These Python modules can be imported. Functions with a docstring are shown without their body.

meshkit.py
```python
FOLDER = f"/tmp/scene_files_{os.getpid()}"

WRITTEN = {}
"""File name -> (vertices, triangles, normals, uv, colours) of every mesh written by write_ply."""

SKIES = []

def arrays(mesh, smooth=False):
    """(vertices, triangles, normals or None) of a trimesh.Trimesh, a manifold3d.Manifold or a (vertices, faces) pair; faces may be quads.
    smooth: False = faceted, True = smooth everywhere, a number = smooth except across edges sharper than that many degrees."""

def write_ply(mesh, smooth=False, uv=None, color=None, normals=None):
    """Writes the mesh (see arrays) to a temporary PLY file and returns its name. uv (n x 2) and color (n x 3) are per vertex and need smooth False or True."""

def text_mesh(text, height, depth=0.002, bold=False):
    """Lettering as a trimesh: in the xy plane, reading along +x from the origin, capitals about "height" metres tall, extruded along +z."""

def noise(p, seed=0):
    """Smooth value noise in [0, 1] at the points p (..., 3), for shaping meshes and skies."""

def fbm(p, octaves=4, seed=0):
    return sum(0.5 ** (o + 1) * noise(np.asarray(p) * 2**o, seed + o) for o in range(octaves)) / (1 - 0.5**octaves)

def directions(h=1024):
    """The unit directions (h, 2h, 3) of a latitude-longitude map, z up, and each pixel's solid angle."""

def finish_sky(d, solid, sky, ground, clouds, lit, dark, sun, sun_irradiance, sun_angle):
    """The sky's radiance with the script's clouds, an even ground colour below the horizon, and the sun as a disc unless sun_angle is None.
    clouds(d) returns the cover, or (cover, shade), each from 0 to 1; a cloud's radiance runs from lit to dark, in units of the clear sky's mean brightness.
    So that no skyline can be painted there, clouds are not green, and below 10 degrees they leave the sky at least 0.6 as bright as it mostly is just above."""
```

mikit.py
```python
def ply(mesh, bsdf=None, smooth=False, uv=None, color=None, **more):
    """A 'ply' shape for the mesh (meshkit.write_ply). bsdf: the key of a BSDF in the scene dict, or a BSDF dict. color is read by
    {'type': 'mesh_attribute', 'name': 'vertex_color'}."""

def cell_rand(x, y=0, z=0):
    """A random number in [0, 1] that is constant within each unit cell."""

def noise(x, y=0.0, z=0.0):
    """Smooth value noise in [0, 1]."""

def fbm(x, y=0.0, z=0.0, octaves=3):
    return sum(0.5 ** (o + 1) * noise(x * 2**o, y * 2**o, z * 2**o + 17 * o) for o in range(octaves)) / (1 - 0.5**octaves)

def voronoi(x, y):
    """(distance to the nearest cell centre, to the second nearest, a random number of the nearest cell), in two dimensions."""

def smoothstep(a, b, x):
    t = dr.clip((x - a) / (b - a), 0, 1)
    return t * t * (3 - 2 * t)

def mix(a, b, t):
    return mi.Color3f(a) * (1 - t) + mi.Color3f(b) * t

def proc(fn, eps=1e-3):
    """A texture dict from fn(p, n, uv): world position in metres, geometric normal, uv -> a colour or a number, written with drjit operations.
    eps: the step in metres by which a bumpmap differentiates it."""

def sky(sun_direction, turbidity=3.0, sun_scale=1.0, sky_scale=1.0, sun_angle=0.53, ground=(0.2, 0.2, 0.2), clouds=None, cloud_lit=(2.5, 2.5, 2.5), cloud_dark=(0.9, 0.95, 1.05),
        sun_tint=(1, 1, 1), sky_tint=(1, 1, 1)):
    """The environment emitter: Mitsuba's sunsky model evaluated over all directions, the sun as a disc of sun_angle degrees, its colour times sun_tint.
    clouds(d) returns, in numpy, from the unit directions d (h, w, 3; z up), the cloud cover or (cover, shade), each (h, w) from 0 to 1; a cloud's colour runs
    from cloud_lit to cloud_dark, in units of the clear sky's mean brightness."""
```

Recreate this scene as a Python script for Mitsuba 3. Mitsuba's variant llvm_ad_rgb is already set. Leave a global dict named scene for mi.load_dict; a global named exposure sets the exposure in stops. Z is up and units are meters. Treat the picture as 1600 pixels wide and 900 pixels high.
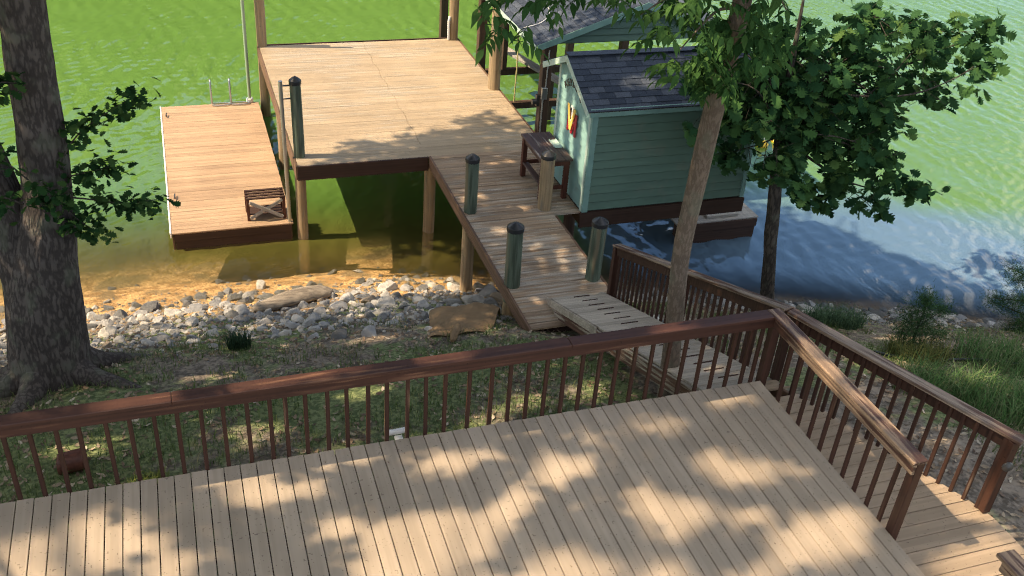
import math, random
import numpy as np, trimesh, drjit as dr
import mitsuba as mi
import meshkit, mikit
from mikit import proc, noise, fbm, smoothstep, mix, cell_rand

T = mi.ScalarTransform4f
scene, labels = {}, {}

# ------------------------------------------------------------------ camera, sky, exposure
EYE = np.array([0.0, 0.0, 6.49])
pitch, roll, yaw = math.radians(32.39), math.radians(-4.605), math.radians(20.651)
fwd = np.array([math.sin(yaw) * math.cos(pitch), math.cos(yaw) * math.cos(pitch), -math.sin(pitch)])
rgt = np.array([math.cos(yaw), -math.sin(yaw), 0])
dwn = np.cross(fwd, rgt)
dwn2 = -rgt * math.sin(roll) + dwn * math.cos(roll)
scene['camera'] = {'type': 'perspective', 'fov': math.degrees(2 * math.atan(800 / 1546.83)), 'fov_axis': 'x', 'near_clip': 0.05, 'far_clip': 3000.0,
                   'to_world': T().look_at(origin=EYE.tolist(), target=(EYE + fwd).tolist(), up=(-dwn2).tolist())}
SUN = (-0.80, 0.11, 1.0)


def clouds(d):
    z = np.maximum(d[..., 2], 0.03)
    p = np.stack([d[..., 0] / (z + 0.25) * 1.6, d[..., 1] / (z + 0.25) * 1.6, z * 0 + 3.1], -1)
    n = meshkit.fbm(p, 5, 186)
    cover = np.clip((n - 0.40) / 0.18, 0, 1)
    return cover * 0.85, np.clip((n - 0.60) / 0.3, 0, 1) * 0.5


scene['sky'] = mikit.sky(SUN, turbidity=3, clouds=clouds, cloud_lit=(3.2, 3.15, 3.05), sun_tint=(1.0, 0.95, 0.87))
exposure = 2.35

# ------------------------------------------------------------------ helpers
rng = np.random.default_rng(11)
random.seed(5)
counts = {}


def key_for(name):
    n = counts.get(name, 0)
    counts[name] = n + 1
    return name if n == 0 else f'{name}_{n:03d}'


def tag(key, label=None, cat=None, group=None, kind=None):
    d = labels.setdefault(key, {})
    for k, v in (('label', label), ('category', cat), ('group', group), ('kind', kind)):
        if v:
            d[k] = v
    return key


def thing(name, label, cat, group=None):
    return tag(key_for(name), label, cat, group)


def obj(name, mesh, m, parent=None, smooth=False, color=None, kind=None, label=None, cat=None, group=None, **more):
    k = key_for(name if parent is None else f'{parent}__{name}')
    scene[k] = mikit.ply(mesh, m, smooth=smooth, color=color, **more)
    if kind or label or cat or group:
        tag(k, label, cat, group, kind)
    return k


def again(k_src, name, parent=None, to_world=None, m=None):
    """one more entry that shares the source's mesh"""
    k = key_for(name if parent is None else f'{parent}__{name}')
    d = dict(scene[k_src])
    if to_world is not None:
        d['to_world'] = to_world
    if m:
        d['bsdf'] = {'type': 'ref', 'id': m}
    scene[k] = d
    return k


_pts = np.array([[sx, sy, sz] for sx in (-1, 1) for sy in (-1, 1) for sz in (-1, 1)], float)
_P24 = np.array([[i, s] for i in range(8) for s in range(3)])


def _bev(h, b):
    out = []
    for s in _pts:
        for k in range(3):
            q = s * h
            for j in range(3):
                if j != k:
                    q[j] -= s[j] * b
            out.append(q)
    return np.array(out)


_hull = trimesh.convex.convex_hull(trimesh.PointCloud(_bev(np.array([1.0, 1.1, 1.2]), 0.2)).vertices)
_ref = _bev(np.array([1.0, 1.1, 1.2]), 0.2)
_map = np.array([int(np.argmin(((_ref - v) ** 2).sum(1))) for v in _hull.vertices])
BOXF = _map[_hull.faces]


def box(l, w, h, b=0.004):
    hh = np.array([l, w, h]) / 2
    return _bev(hh, min(b, hh.min() * 0.45)), BOXF


def xf(m, M=None, t=(0, 0, 0)):
    v, f = m
    return (np.asarray(v) @ np.asarray(M).T if M is not None else np.asarray(v)) + np.asarray(t, float), f


def beam(p0, p1, w, h, up=(0, 0, 1), b=0.004):
    """a bar from p0 to p1, w across, h along 'up'"""
    p0, p1 = np.asarray(p0, float), np.asarray(p1, float)
    d = p1 - p0
    L = np.linalg.norm(d)
    d /= L
    s = np.cross(up, d)
    s /= np.linalg.norm(s)
    u = np.cross(d, s)
    return xf(box(L, w, h, b), np.stack([d, s, u], 1), (p0 + p1) / 2)


def abox(x0, x1, y0, y1, z0, z1, b=0.004):
    return xf(box(x1 - x0, y1 - y0, z1 - z0, b), None, ((x0 + x1) / 2, (y0 + y1) / 2, (z0 + z1) / 2))


def join(ms):
    vs, fs, n = [], [], 0
    for v, f in ms:
        vs.append(np.asarray(v)); fs.append(np.asarray(f) + n); n += len(v)
    return np.vstack(vs), np.vstack(fs)


def tube(path, radii, n=10, caps=True, disp=None):
    """tapered tube along a path; disp(angle, length) -> relative radius"""
    P = np.asarray(path, float)
    R = np.broadcast_to(np.asarray(radii, float), (len(P),))
    tan = np.gradient(P, axis=0)
    tan /= np.linalg.norm(tan, axis=1, keepdims=True)
    a = np.array([1.0, 0, 0]) if abs(tan[0][0]) < 0.8 else np.array([0, 1.0, 0])
    ang = np.arange(n) * 2 * np.pi / n
    L = np.concatenate([[0], np.cumsum(np.linalg.norm(np.diff(P, axis=0), axis=1))])
    rows = []
    for i in range(len(P)):
        u = a - tan[i] * (a @ tan[i]); u /= np.linalg.norm(u)
        w = np.cross(tan[i], u); a = u
        r = R[i] * (1 if disp is None else disp(ang, L[i]))
        rows.append(P[i] + (np.cos(ang) * r)[:, None] * u + (np.sin(ang) * r)[:, None] * w)
    v = np.vstack(rows)
    i, j = np.meshgrid(np.arange(len(P) - 1), np.arange(n), indexing='ij')
    q = np.stack([i * n + j, i * n + (j + 1) % n, (i + 1) * n + (j + 1) % n, (i + 1) * n + j], -1).reshape(-1, 4)
    f = np.vstack([q[:, [0, 1, 2]], q[:, [0, 2, 3]]])
    if caps:
        v = np.vstack([v, P[0], P[-1]])
        k = np.arange(n)
        f = np.vstack([f, np.stack([(k + 1) % n, k, k * 0 + len(v) - 2], 1), np.stack([k + (len(P) - 1) * n, (k + 1) % n + (len(P) - 1) * n, k * 0 + len(v) - 1], 1)])
    return v, f


def bez(pts, n):
    """smooth curve through the points (Catmull-Rom)"""
    P = np.asarray(pts, float)
    P = np.vstack([2 * P[0] - P[1], P, 2 * P[-1] - P[-2]])
    out = []
    m = len(P) - 3
    for t in np.linspace(0, m - 1e-6, n):
        i = int(t); s = t - i
        a, b, c, d = P[i:i + 4]
        out.append(0.5 * (2 * b + (c - a) * s + (2 * a - 5 * b + 4 * c - d) * s * s + (3 * b - a - 3 * c + d) * s ** 3))
    return np.array(out)


def rotz(a):
    c, s = math.cos(a), math.sin(a)
    return np.array([[c, -s, 0], [s, c, 0], [0, 0, 1.0]])


def randrot(r, n):
    q = r.normal(size=(n, 4)); q /= np.linalg.norm(q, axis=1, keepdims=True)
    w, x, y, z = q.T
    return np.stack([np.stack([1 - 2 * (y * y + z * z), 2 * (x * y - z * w), 2 * (x * z + y * w)], -1), np.stack([2 * (x * y + z * w), 1 - 2 * (x * x + z * z), 2 * (y * z - x * w)], -1),
                     np.stack([2 * (x * z - y * w), 2 * (y * z + x * w), 1 - 2 * (x * x + y * y)], -1)], 1)


def scatter(base, mats, pos, scale):
    """many copies of one small mesh as one mesh: mats (n,3,3), pos (n,3), scale (n,)"""
    v, f = base
    vs = np.einsum('nij,kj->nki', mats, v) * scale[:, None, None] + pos[:, None]
    fs = f[None] + (np.arange(len(pos)) * len(v))[:, None, None]
    return vs.reshape(-1, 3), fs.reshape(-1, 3)


# ------------------------------------------------------------------ levels and the ground
ZD, ZW = -1.95, -3.76          # dock boards, water


def shore_y(x):
    """y of the waterline at x"""
    x = np.clip(x, -30, 19)
    return 15.9 - 0.035 * np.maximum(x + 0.5, 0) ** 1.75 - 0.03 * np.maximum(-x - 1, 0) ** 1.6


_GT = [-60, -15, -6, -2.5, -0.9, 0, 0.6, 2.9, 4.1, 6.0, 8.2, 12, 40]
_GZ = [-9, -7, -5.6, -4.75, -4.1, -3.77, -3.5, -2.5, -1.97, -1.42, -0.97, -0.75, -0.6]


def ground_z(x, y):
    x, y = np.asarray(x, float), np.asarray(y, float)
    t = shore_y(x) + 0.5 * (meshkit.noise(np.stack([x * 0.9, y * 0 + 0.3, x * 0], -1), 4) - 0.5) - y
    z = np.interp(t, _GT, _GZ)
    return z + 0.10 * (meshkit.fbm(np.stack([x * 0.7, y * 0.7, x * 0], -1), 3, 2) - 0.5) + 0.05 * (meshkit.fbm(np.stack([x * 3, y * 3, x * 0], -1), 2, 9) - 0.5)


# ------------------------------------------------------------------ materials
def M(name, d, two=True):
    scene[name] = {'type': 'twosided', 'nested': d} if two else d
    return name


def rgb(*c):
    return {'type': 'rgb', 'value': list(c)}


def wood(name, base, dark, axis, pitch=None, p0=0.0, rough=0.65, grain=1.0, wear=None, wear_amt=0.0, spec=0.3, board_var=0.25, bump=0.0012, skew=(0, 0)):
    """boards: grain along 'axis' (0 = x, 1 = y, 2 = z), tone per board if they lie side by side at 'pitch' along the other horizontal axis"""
    o = {0: (1, 2), 1: (0, 2), 2: (0, 1)}[axis]

    def loc(p):
        return mi.Point3f(p.x + skew[0] * p.y, p.y, p.z + skew[1] * p.y)

    def g(p):
        p = loc(p)
        a, b, c = p[axis], p[o[0]], p[o[1]]
        return fbm(a * 1.3 * grain, b * 42 * grain, c * 42 * grain, 3)

    def col(p, n, uv):
        t = smoothstep(0.25, 0.75, g(p))
        big = fbm(p.x * 1.7, p.y * 1.7, p.z * 1.7, 3)
        c = mix(dark, base, 0.35 + 0.65 * t) * (0.80 + 0.4 * big)
        if pitch:
            i = dr.floor((p[o[0]] - p0) / pitch)
            c = c * (1 - board_var / 2 + board_var * cell_rand(i, 3, 1))
        if wear is not None:
            l = loc(p)
            w = smoothstep(0.62 - 0.4 * wear_amt, 0.80 - 0.4 * wear_amt, fbm(l[axis] * 2.2, l[o[0]] * 26, l[o[1]] * 26, 4) * 0.6 + 0.4 * fbm(p.x * 1.1, p.y * 1.1, p.z * 1.1, 2))
            c = mix(c, mi.Color3f(wear) * (0.7 + 0.6 * t), w)
        spk = noise(p.x * 55, p.y * 55, p.z * 55)
        c = c * (1 - 0.45 * smoothstep(0.90, 0.95, spk))
        return c

    return M(name, {'type': 'bumpmap', 'b': proc(lambda p, n, uv: g(p), eps=2e-3), 'scale': bump,
                    'nested': {'type': 'principled', 'base_color': proc(col), 'roughness': rough, 'specular': spec}})


wood('deck_paint', (0.39, 0.318, 0.238), (0.325, 0.263, 0.195), 1, 0.146, 0.0, rough=0.6, board_var=0.17, bump=0.0006, grain=0.7)
wood('deck_paint_cross', (0.36, 0.275, 0.19), (0.27, 0.205, 0.14), 0, 0.146, 0.02, rough=0.62, board_var=0.15, bump=0.0008, grain=0.7)
wood('dock_wood', (0.385, 0.30, 0.20), (0.28, 0.215, 0.14), 0, 0.146, 17.42, rough=0.75, board_var=0.16, grain=0.9, wear=(0.34, 0.29, 0.22), wear_amt=0.35)
wood('walk_wood', (0.33, 0.235, 0.155), (0.17, 0.125, 0.085), 0, 0.146, 11.3, rough=0.75, board_var=0.35, grain=0.9, wear=(0.36, 0.31, 0.25), wear_amt=0.4)
wood('float_wood', (0.45, 0.31, 0.195), (0.31, 0.205, 0.125), 0, 0.146, 17.8, rough=0.7, board_var=0.22, grain=0.9)
wood('ramp_wood', (0.42, 0.37, 0.30), (0.25, 0.215, 0.175), 0, 0.146, 7.4, rough=0.78, board_var=0.3, grain=0.9)
wood('rail_stain', (0.072, 0.030, 0.020), (0.036, 0.016, 0.012), 0, rough=0.6, wear=(0.17, 0.085, 0.05), wear_amt=0.0, spec=0.4)
wood('rail_stain_cross', (0.078, 0.037, 0.025), (0.040, 0.021, 0.015), 1, rough=0.6, wear=(0.33, 0.225, 0.145), wear_amt=0.5, spec=0.45)
wood('rail_stain_upright', (0.060, 0.025, 0.016), (0.030, 0.014, 0.010), 2, rough=0.5, wear=(0.22, 0.13, 0.08), wear_amt=0.0, spec=0.4)
wood('rail_weathered_slope', (0.10, 0.055, 0.038), (0.05, 0.027, 0.02), 1, rough=0.6, wear=(0.24, 0.185, 0.14), wear_amt=0.55, skew=(0, 0.385))
wood('rail_weathered', (0.10, 0.055, 0.038), (0.05, 0.027, 0.02), 1, rough=0.6, wear=(0.24, 0.185, 0.14), wear_amt=0.55, skew=(0.4024, 0))
wood('rail_brown_upright', (0.058, 0.028, 0.019), (0.03, 0.016, 0.012), 2, rough=0.6, wear=(0.2, 0.14, 0.1), wear_amt=0.1)
wood('joist_wood', (0.062, 0.034, 0.024), (0.034, 0.02, 0.015), 0, rough=0.7, bump=0.001)
wood('joist_wood_long', (0.17, 0.105, 0.068), (0.08, 0.05, 0.034), 1, rough=0.7, bump=0.001)
wood('stringer_wood', (0.13, 0.07, 0.045), (0.06, 0.034, 0.026), 1, rough=0.7, wear=(0.36, 0.32, 0.26), wear_amt=0.5, skew=(0, 0.364))
wood('bench_wood', (0.095, 0.055, 0.045), (0.05, 0.03, 0.026), 1, 0.146, 6.16, rough=0.5, wear=(0.33, 0.28, 0.25), wear_amt=0.12, spec=0.5)
wood('bench_leg_wood', (0.12, 0.045, 0.030), (0.06, 0.026, 0.02), 2, rough=0.5)
wood('post_dark', (0.10, 0.065, 0.045), (0.045, 0.03, 0.024), 2, rough=0.7, bump=0.002)
wood('plank_grey', (0.38, 0.36, 0.32), (0.26, 0.245, 0.22), 1, rough=0.8)
wood('piling_tan', (0.36, 0.27, 0.16), (0.20, 0.145, 0.09), 2, rough=0.8, bump=0.003, wear=(0.16, 0.16, 0.13), wear_amt=0.2)
wood('driftwood', (0.33, 0.28, 0.215), (0.10, 0.08, 0.06), 0, rough=0.85, bump=0.006, grain=0.6)


def piling_col(p, n, uv):
    g = fbm(p.x * 30, p.y * 30, p.z * 1.5, 3)
    c = mix((0.055, 0.075, 0.055), (0.115, 0.155, 0.115), smoothstep(0.3, 0.7, g))
    return mix(c, mi.Color3f(0.20, 0.16, 0.10), smoothstep(0.52, 0.75, fbm(p.x * 9, p.y * 9, p.z * 0.8 + 3, 3)) * 0.7)


M('piling_green', {'type': 'principled', 'base_color': proc(piling_col), 'roughness': 0.6, 'specular': 0.35})
M('cap_black', {'type': 'principled', 'base_color': rgb(0.022, 0.024, 0.028), 'roughness': 0.35})
M('galvanised', {'type': 'principled', 'base_color': rgb(0.48, 0.50, 0.50), 'roughness': 0.35, 'metallic': 0.85})
M('dark_metal', {'type': 'principled', 'base_color': rgb(0.10, 0.10, 0.10), 'roughness': 0.4, 'metallic': 0.6})
M('white_plastic', {'type': 'principled', 'base_color': rgb(0.78, 0.78, 0.75), 'roughness': 0.35})
M('pole_green', {'type': 'principled', 'base_color': rgb(0.30, 0.40, 0.28), 'roughness': 0.4})
M('yellow_plastic', {'type': 'principled', 'base_color': rgb(0.80, 0.52, 0.03), 'roughness': 0.3})
M('rope_tan', {'type': 'principled', 'base_color': rgb(0.55, 0.48, 0.22), 'roughness': 0.9})
M('screw_dark', {'type': 'principled', 'base_color': rgb(0.09, 0.07, 0.05), 'roughness': 0.6})
M('emblem_red', {'type': 'principled', 'base_color': rgb(0.42, 0.02, 0.04), 'roughness': 0.4})
M('emblem_yellow', {'type': 'principled', 'base_color': rgb(0.78, 0.55, 0.12), 'roughness': 0.4})
M('letter_dark', {'type': 'principled', 'base_color': rgb(0.035, 0.04, 0.04), 'roughness': 0.5})


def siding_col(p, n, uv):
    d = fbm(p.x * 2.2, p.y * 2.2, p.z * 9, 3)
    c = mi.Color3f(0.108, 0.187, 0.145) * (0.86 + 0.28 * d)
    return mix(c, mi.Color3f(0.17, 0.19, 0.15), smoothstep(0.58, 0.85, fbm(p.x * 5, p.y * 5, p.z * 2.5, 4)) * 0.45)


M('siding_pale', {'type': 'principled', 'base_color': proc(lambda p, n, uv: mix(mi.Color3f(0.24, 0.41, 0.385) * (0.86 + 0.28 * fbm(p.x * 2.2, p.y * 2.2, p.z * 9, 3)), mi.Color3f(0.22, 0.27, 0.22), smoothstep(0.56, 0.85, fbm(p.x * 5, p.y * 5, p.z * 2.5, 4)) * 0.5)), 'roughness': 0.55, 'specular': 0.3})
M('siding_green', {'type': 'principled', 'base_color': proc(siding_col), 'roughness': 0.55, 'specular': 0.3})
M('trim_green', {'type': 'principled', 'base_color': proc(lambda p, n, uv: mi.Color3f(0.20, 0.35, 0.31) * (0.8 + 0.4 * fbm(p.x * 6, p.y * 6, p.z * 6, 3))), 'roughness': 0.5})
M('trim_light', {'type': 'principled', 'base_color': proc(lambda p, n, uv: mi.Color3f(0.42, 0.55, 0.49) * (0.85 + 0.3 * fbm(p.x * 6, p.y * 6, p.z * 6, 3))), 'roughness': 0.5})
M('boathouse_green', {'type': 'principled', 'base_color': proc(lambda p, n, uv: mi.Color3f(0.09, 0.165, 0.13) * (0.85 + 0.3 * fbm(p.x * 3, p.y * 3, p.z * 12, 3))), 'roughness': 0.6})
for i, c in enumerate([(0.058, 0.072, 0.098), (0.040, 0.051, 0.072), (0.076, 0.090, 0.115)]):
    M(f'shingle_{i}', {'type': 'principled', 'base_color': proc(lambda p, n, uv, c=c: mi.Color3f(c) * (0.55 + 0.9 * noise(p.x * 160, p.y * 160, p.z * 160)) * (0.85 + 0.3 * fbm(p.x * 4, p.y * 4, p.z * 4, 2))), 'roughness': 0.9, 'specular': 0.2})
for i, c in enumerate([(0.35, 0.34, 0.32), (0.235, 0.235, 0.23), (0.46, 0.435, 0.385), (0.14, 0.14, 0.135), (0.29, 0.235, 0.175)]):
    M(f'stone_{i}', {'type': 'bumpmap', 'b': proc(lambda p, n, uv: fbm(p.x * 22, p.y * 22, p.z * 22, 3), eps=4e-3), 'scale': 0.02,
                     'nested': {'type': 'principled', 'base_color': proc(lambda p, n, uv, c=c: mi.Color3f(c) * (0.6 + 0.75 * fbm(p.x * 11, p.y * 11, p.z * 11, 4))), 'roughness': 0.88, 'specular': 0.2}})


def bark(name, a, b, fx, fz, sc, moss=0.0):
    def h(p):
        w = fbm(p.x * 2, p.y * 2, p.z * 2, 2) * 2.0
        return dr.abs(fbm(p.x * fx + w, p.y * fx + w, p.z * fz, 4) - 0.5) * 2

    def col(p, n, uv):
        c = mix(b, a, smoothstep(0.03, 0.35, h(p))) * (0.75 + 0.5 * fbm(p.x * 3, p.y * 3, p.z * 3, 3))
        return mix(c, mi.Color3f(0.16, 0.18, 0.13), moss * smoothstep(0.52, 0.72, fbm(p.x * 6, p.y * 6, p.z * 4 + 5, 4)))

    return M(name, {'type': 'bumpmap', 'b': proc(lambda p, n, uv: h(p), eps=5e-3), 'scale': sc, 'nested': {'type': 'principled', 'base_color': proc(col), 'roughness': 0.9, 'specular': 0.15}})


bark('bark_oak', (0.115, 0.10, 0.09), (0.055, 0.047, 0.043), 22, 5.5, 0.035, 0.35)
bark('bark_slim', (0.19, 0.15, 0.115), (0.125, 0.098, 0.075), 34, 9, 0.012, 0.35)
bark('bark_young', (0.095, 0.08, 0.066), (0.04, 0.035, 0.03), 26, 5, 0.012, 0.3)


def leafmat(name, trans=0.5, rough=0.42):
    return M(name, {'type': 'principledthin', 'base_color': {'type': 'mesh_attribute', 'name': 'vertex_color'}, 'roughness': rough, 'diff_trans': trans, 'eta': 1.4}, two=False)


leafmat('leaf')
leafmat('blade', 0.35, 0.6)
M('litter', {'type': 'principled', 'base_color': {'type': 'mesh_attribute', 'name': 'vertex_color'}, 'roughness': 0.8})
M('burlap', {'type': 'bumpmap', 'b': proc(lambda p, n, uv: dr.sin(p.x * 500) * dr.sin(p.y * 500) * 0.5 + fbm(p.x * 25, p.y * 25, p.z * 25, 3), eps=3e-3), 'scale': 0.006,
             'nested': {'type': 'principled', 'base_color': proc(lambda p, n, uv: mi.Color3f(0.225, 0.15, 0.08) * (0.6 + 0.7 * fbm(p.x * 7, p.y * 7, p.z * 7, 4))), 'roughness': 0.95, 'sheen': 0.3}})


def ground_col(p, n, uv):
    a = fbm(p.x * 0.8, p.y * 0.8, 1.0, 4)
    b = fbm(p.x * 7, p.y * 7, 2.0, 4)
    k = fbm(p.x * 28, p.y * 28, 3.0, 3)
    dirt = mix((0.10, 0.085, 0.068), (0.26, 0.22, 0.175), smoothstep(0.3, 0.7, b * 0.5 + k * 0.5))
    grass = mix((0.07, 0.105, 0.04), (0.17, 0.21, 0.085), smoothstep(0.3, 0.7, k))
    bare = smoothstep(5.0, 5.8, p.x) * smoothstep(9.4, 8.2, p.x) * smoothstep(10.5, 9.0, p.y)     # leaf mould beside the landing
    c = mix(dirt, grass, smoothstep(0.40, 0.54, a * 0.7 + b * 0.3 - 0.2 * bare) * 0.85)
    # orange clay and sand at the waterline and under the water, silt farther out
    z = p.z + 0.35 * (b - 0.5)
    sand = mix((0.34, 0.20, 0.085), (0.56, 0.36, 0.16), smoothstep(0.3, 0.7, b)) * (0.55 + 0.85 * k)
    sand = mix(sand, mi.Color3f(0.20, 0.15, 0.085), smoothstep(0.48, 0.64, fbm(p.x * 2.3, p.y * 2.3, 7.0, 4)) * 0.75)
    sand = mix(sand, mi.Color3f(0.13, 0.105, 0.075), smoothstep(6.0, 8.5, p.x + 2 * (b - 0.5)) * 0.85)
    c = mix(c, sand, smoothstep(-3.15, -3.45, z))
    return mix(c, mi.Color3f(0.14, 0.15, 0.05), smoothstep(-4.5, -5.6, p.z))


M('earth', {'type': 'bumpmap', 'b': proc(lambda p, n, uv: fbm(p.x * 20, p.y * 20, p.z * 20, 4), eps=6e-3), 'scale': 0.04,
            'nested': {'type': 'principled', 'base_color': proc(ground_col), 'roughness': 0.95, 'specular': 0.15}})


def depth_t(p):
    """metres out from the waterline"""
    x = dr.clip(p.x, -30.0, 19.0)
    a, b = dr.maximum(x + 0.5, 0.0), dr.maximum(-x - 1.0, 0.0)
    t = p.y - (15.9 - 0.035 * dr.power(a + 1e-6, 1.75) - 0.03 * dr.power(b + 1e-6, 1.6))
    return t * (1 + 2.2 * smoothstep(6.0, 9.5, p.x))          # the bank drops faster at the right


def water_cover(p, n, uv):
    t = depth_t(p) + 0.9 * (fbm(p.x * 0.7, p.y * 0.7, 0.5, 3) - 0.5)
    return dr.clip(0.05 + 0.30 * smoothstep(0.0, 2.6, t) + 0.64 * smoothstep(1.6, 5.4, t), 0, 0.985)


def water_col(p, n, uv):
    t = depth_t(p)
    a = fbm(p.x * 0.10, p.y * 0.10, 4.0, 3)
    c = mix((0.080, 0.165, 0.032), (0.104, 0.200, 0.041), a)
    shade_blue = smoothstep(7.2, 9.0, p.x + 1.5 * (fbm(p.x * 0.6, p.y * 0.6, 9.0, 2) - 0.5)) * smoothstep(21.0, 12.5, t + 6 * (fbm(p.x * 0.45, p.y * 0.45, 2.0, 3) - 0.5))
    c = mix(c, mi.Color3f(0.095, 0.160, 0.225), shade_blue)      # tree shade and reflected blue sky, painted into the water colour
    return mix(mi.Color3f(0.25, 0.215, 0.05), c, dr.maximum(smoothstep(0.8, 3.9, t), shade_blue))


def ripple(p, n, uv):
    a = p.x * 0.99 - p.y * 0.14 + 0.5 * fbm(p.x * 0.8, p.y * 0.8, 1.0, 2)
    b = p.x * 0.14 + p.y * 0.99
    return (noise(a * 9.0, b * 3.2, 1.0) + 0.6 * noise(a * 17.0 + 3, b * 7.0, 2.0)) * smoothstep(0.25, 0.7, fbm(p.x * 0.5, p.y * 0.5, 6.0, 2))


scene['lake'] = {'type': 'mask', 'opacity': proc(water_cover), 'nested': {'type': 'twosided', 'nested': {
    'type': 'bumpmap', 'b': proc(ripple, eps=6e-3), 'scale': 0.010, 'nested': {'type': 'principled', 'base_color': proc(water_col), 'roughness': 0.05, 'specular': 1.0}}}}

# ------------------------------------------------------------------ ground and water sheets
def axis(lo, hi, step, far, k=1.35):
    a = list(np.arange(lo, hi + 1e-6, step))
    s, x = step, hi
    while x < far:
        s *= k; x += s; a.append(x)
    s, x = step, lo
    while x > -far:
        s *= k; x -= s; a.insert(0, x)
    return np.array(a)


def sheet(xs, ys, zf):
    X, Y = np.meshgrid(xs, ys)
    v = np.stack([X, Y, zf(X, Y)], -1).reshape(-1, 3)
    n = len(xs)
    i, j = np.meshgrid(np.arange(len(ys) - 1), np.arange(n - 1), indexing='ij')
    a = (i * n + j).ravel()
    return v, np.vstack([np.stack([a, a + 1, a + n + 1], 1), np.stack([a, a + n + 1, a + n], 1)])


obj('ground', sheet(axis(-8, 20, 0.12, 900), axis(3, 20, 0.12, 900), ground_z), 'earth', smooth=True, kind='structure')

wr = np.random.default_rng(3)
waves = []
for k in range(46):
    lam = 0.22 * 2.8 ** wr.random() if k < 38 else 1.0 + 1.4 * wr.random()
    ang = math.radians(-8 + wr.normal() * (30 if k < 36 else 40))     # crests run away from the shore, towards the far side
    waves.append((lam, ang, wr.random() * 6.28, (0.0060 if lam < .8 else 0.0022) * lam))


def water_z(X, Y):
    z = np.zeros_like(X)
    P = np.stack([X, Y, X * 0], -1)
    wx, wy = (meshkit.fbm(P * 0.35, 2, 21) - 0.5) * 0.8, (meshkit.fbm(P * 0.35, 2, 22) - 0.5) * 0.8
    for k, (lam, ang, ph, amp) in enumerate(waves):
        s = (X + wx) * math.cos(ang) + (Y + wy) * math.sin(ang)
        g = meshkit.noise(P * (0.22 + 0.05 * (k % 5)), 40 + k)
        z += amp * np.clip(g * 2.0 - 0.45, 0.05, 1.4) * np.sin(2 * np.pi * s / lam + ph)
    calm = 0.55 + 0.45 * np.clip((Y - shore_y(X)) / 3, 0, 1)
    inside = (np.abs(X - 13) < 22) & (np.abs(Y - 24) < 16)
    return ZW + z * calm * inside


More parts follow.
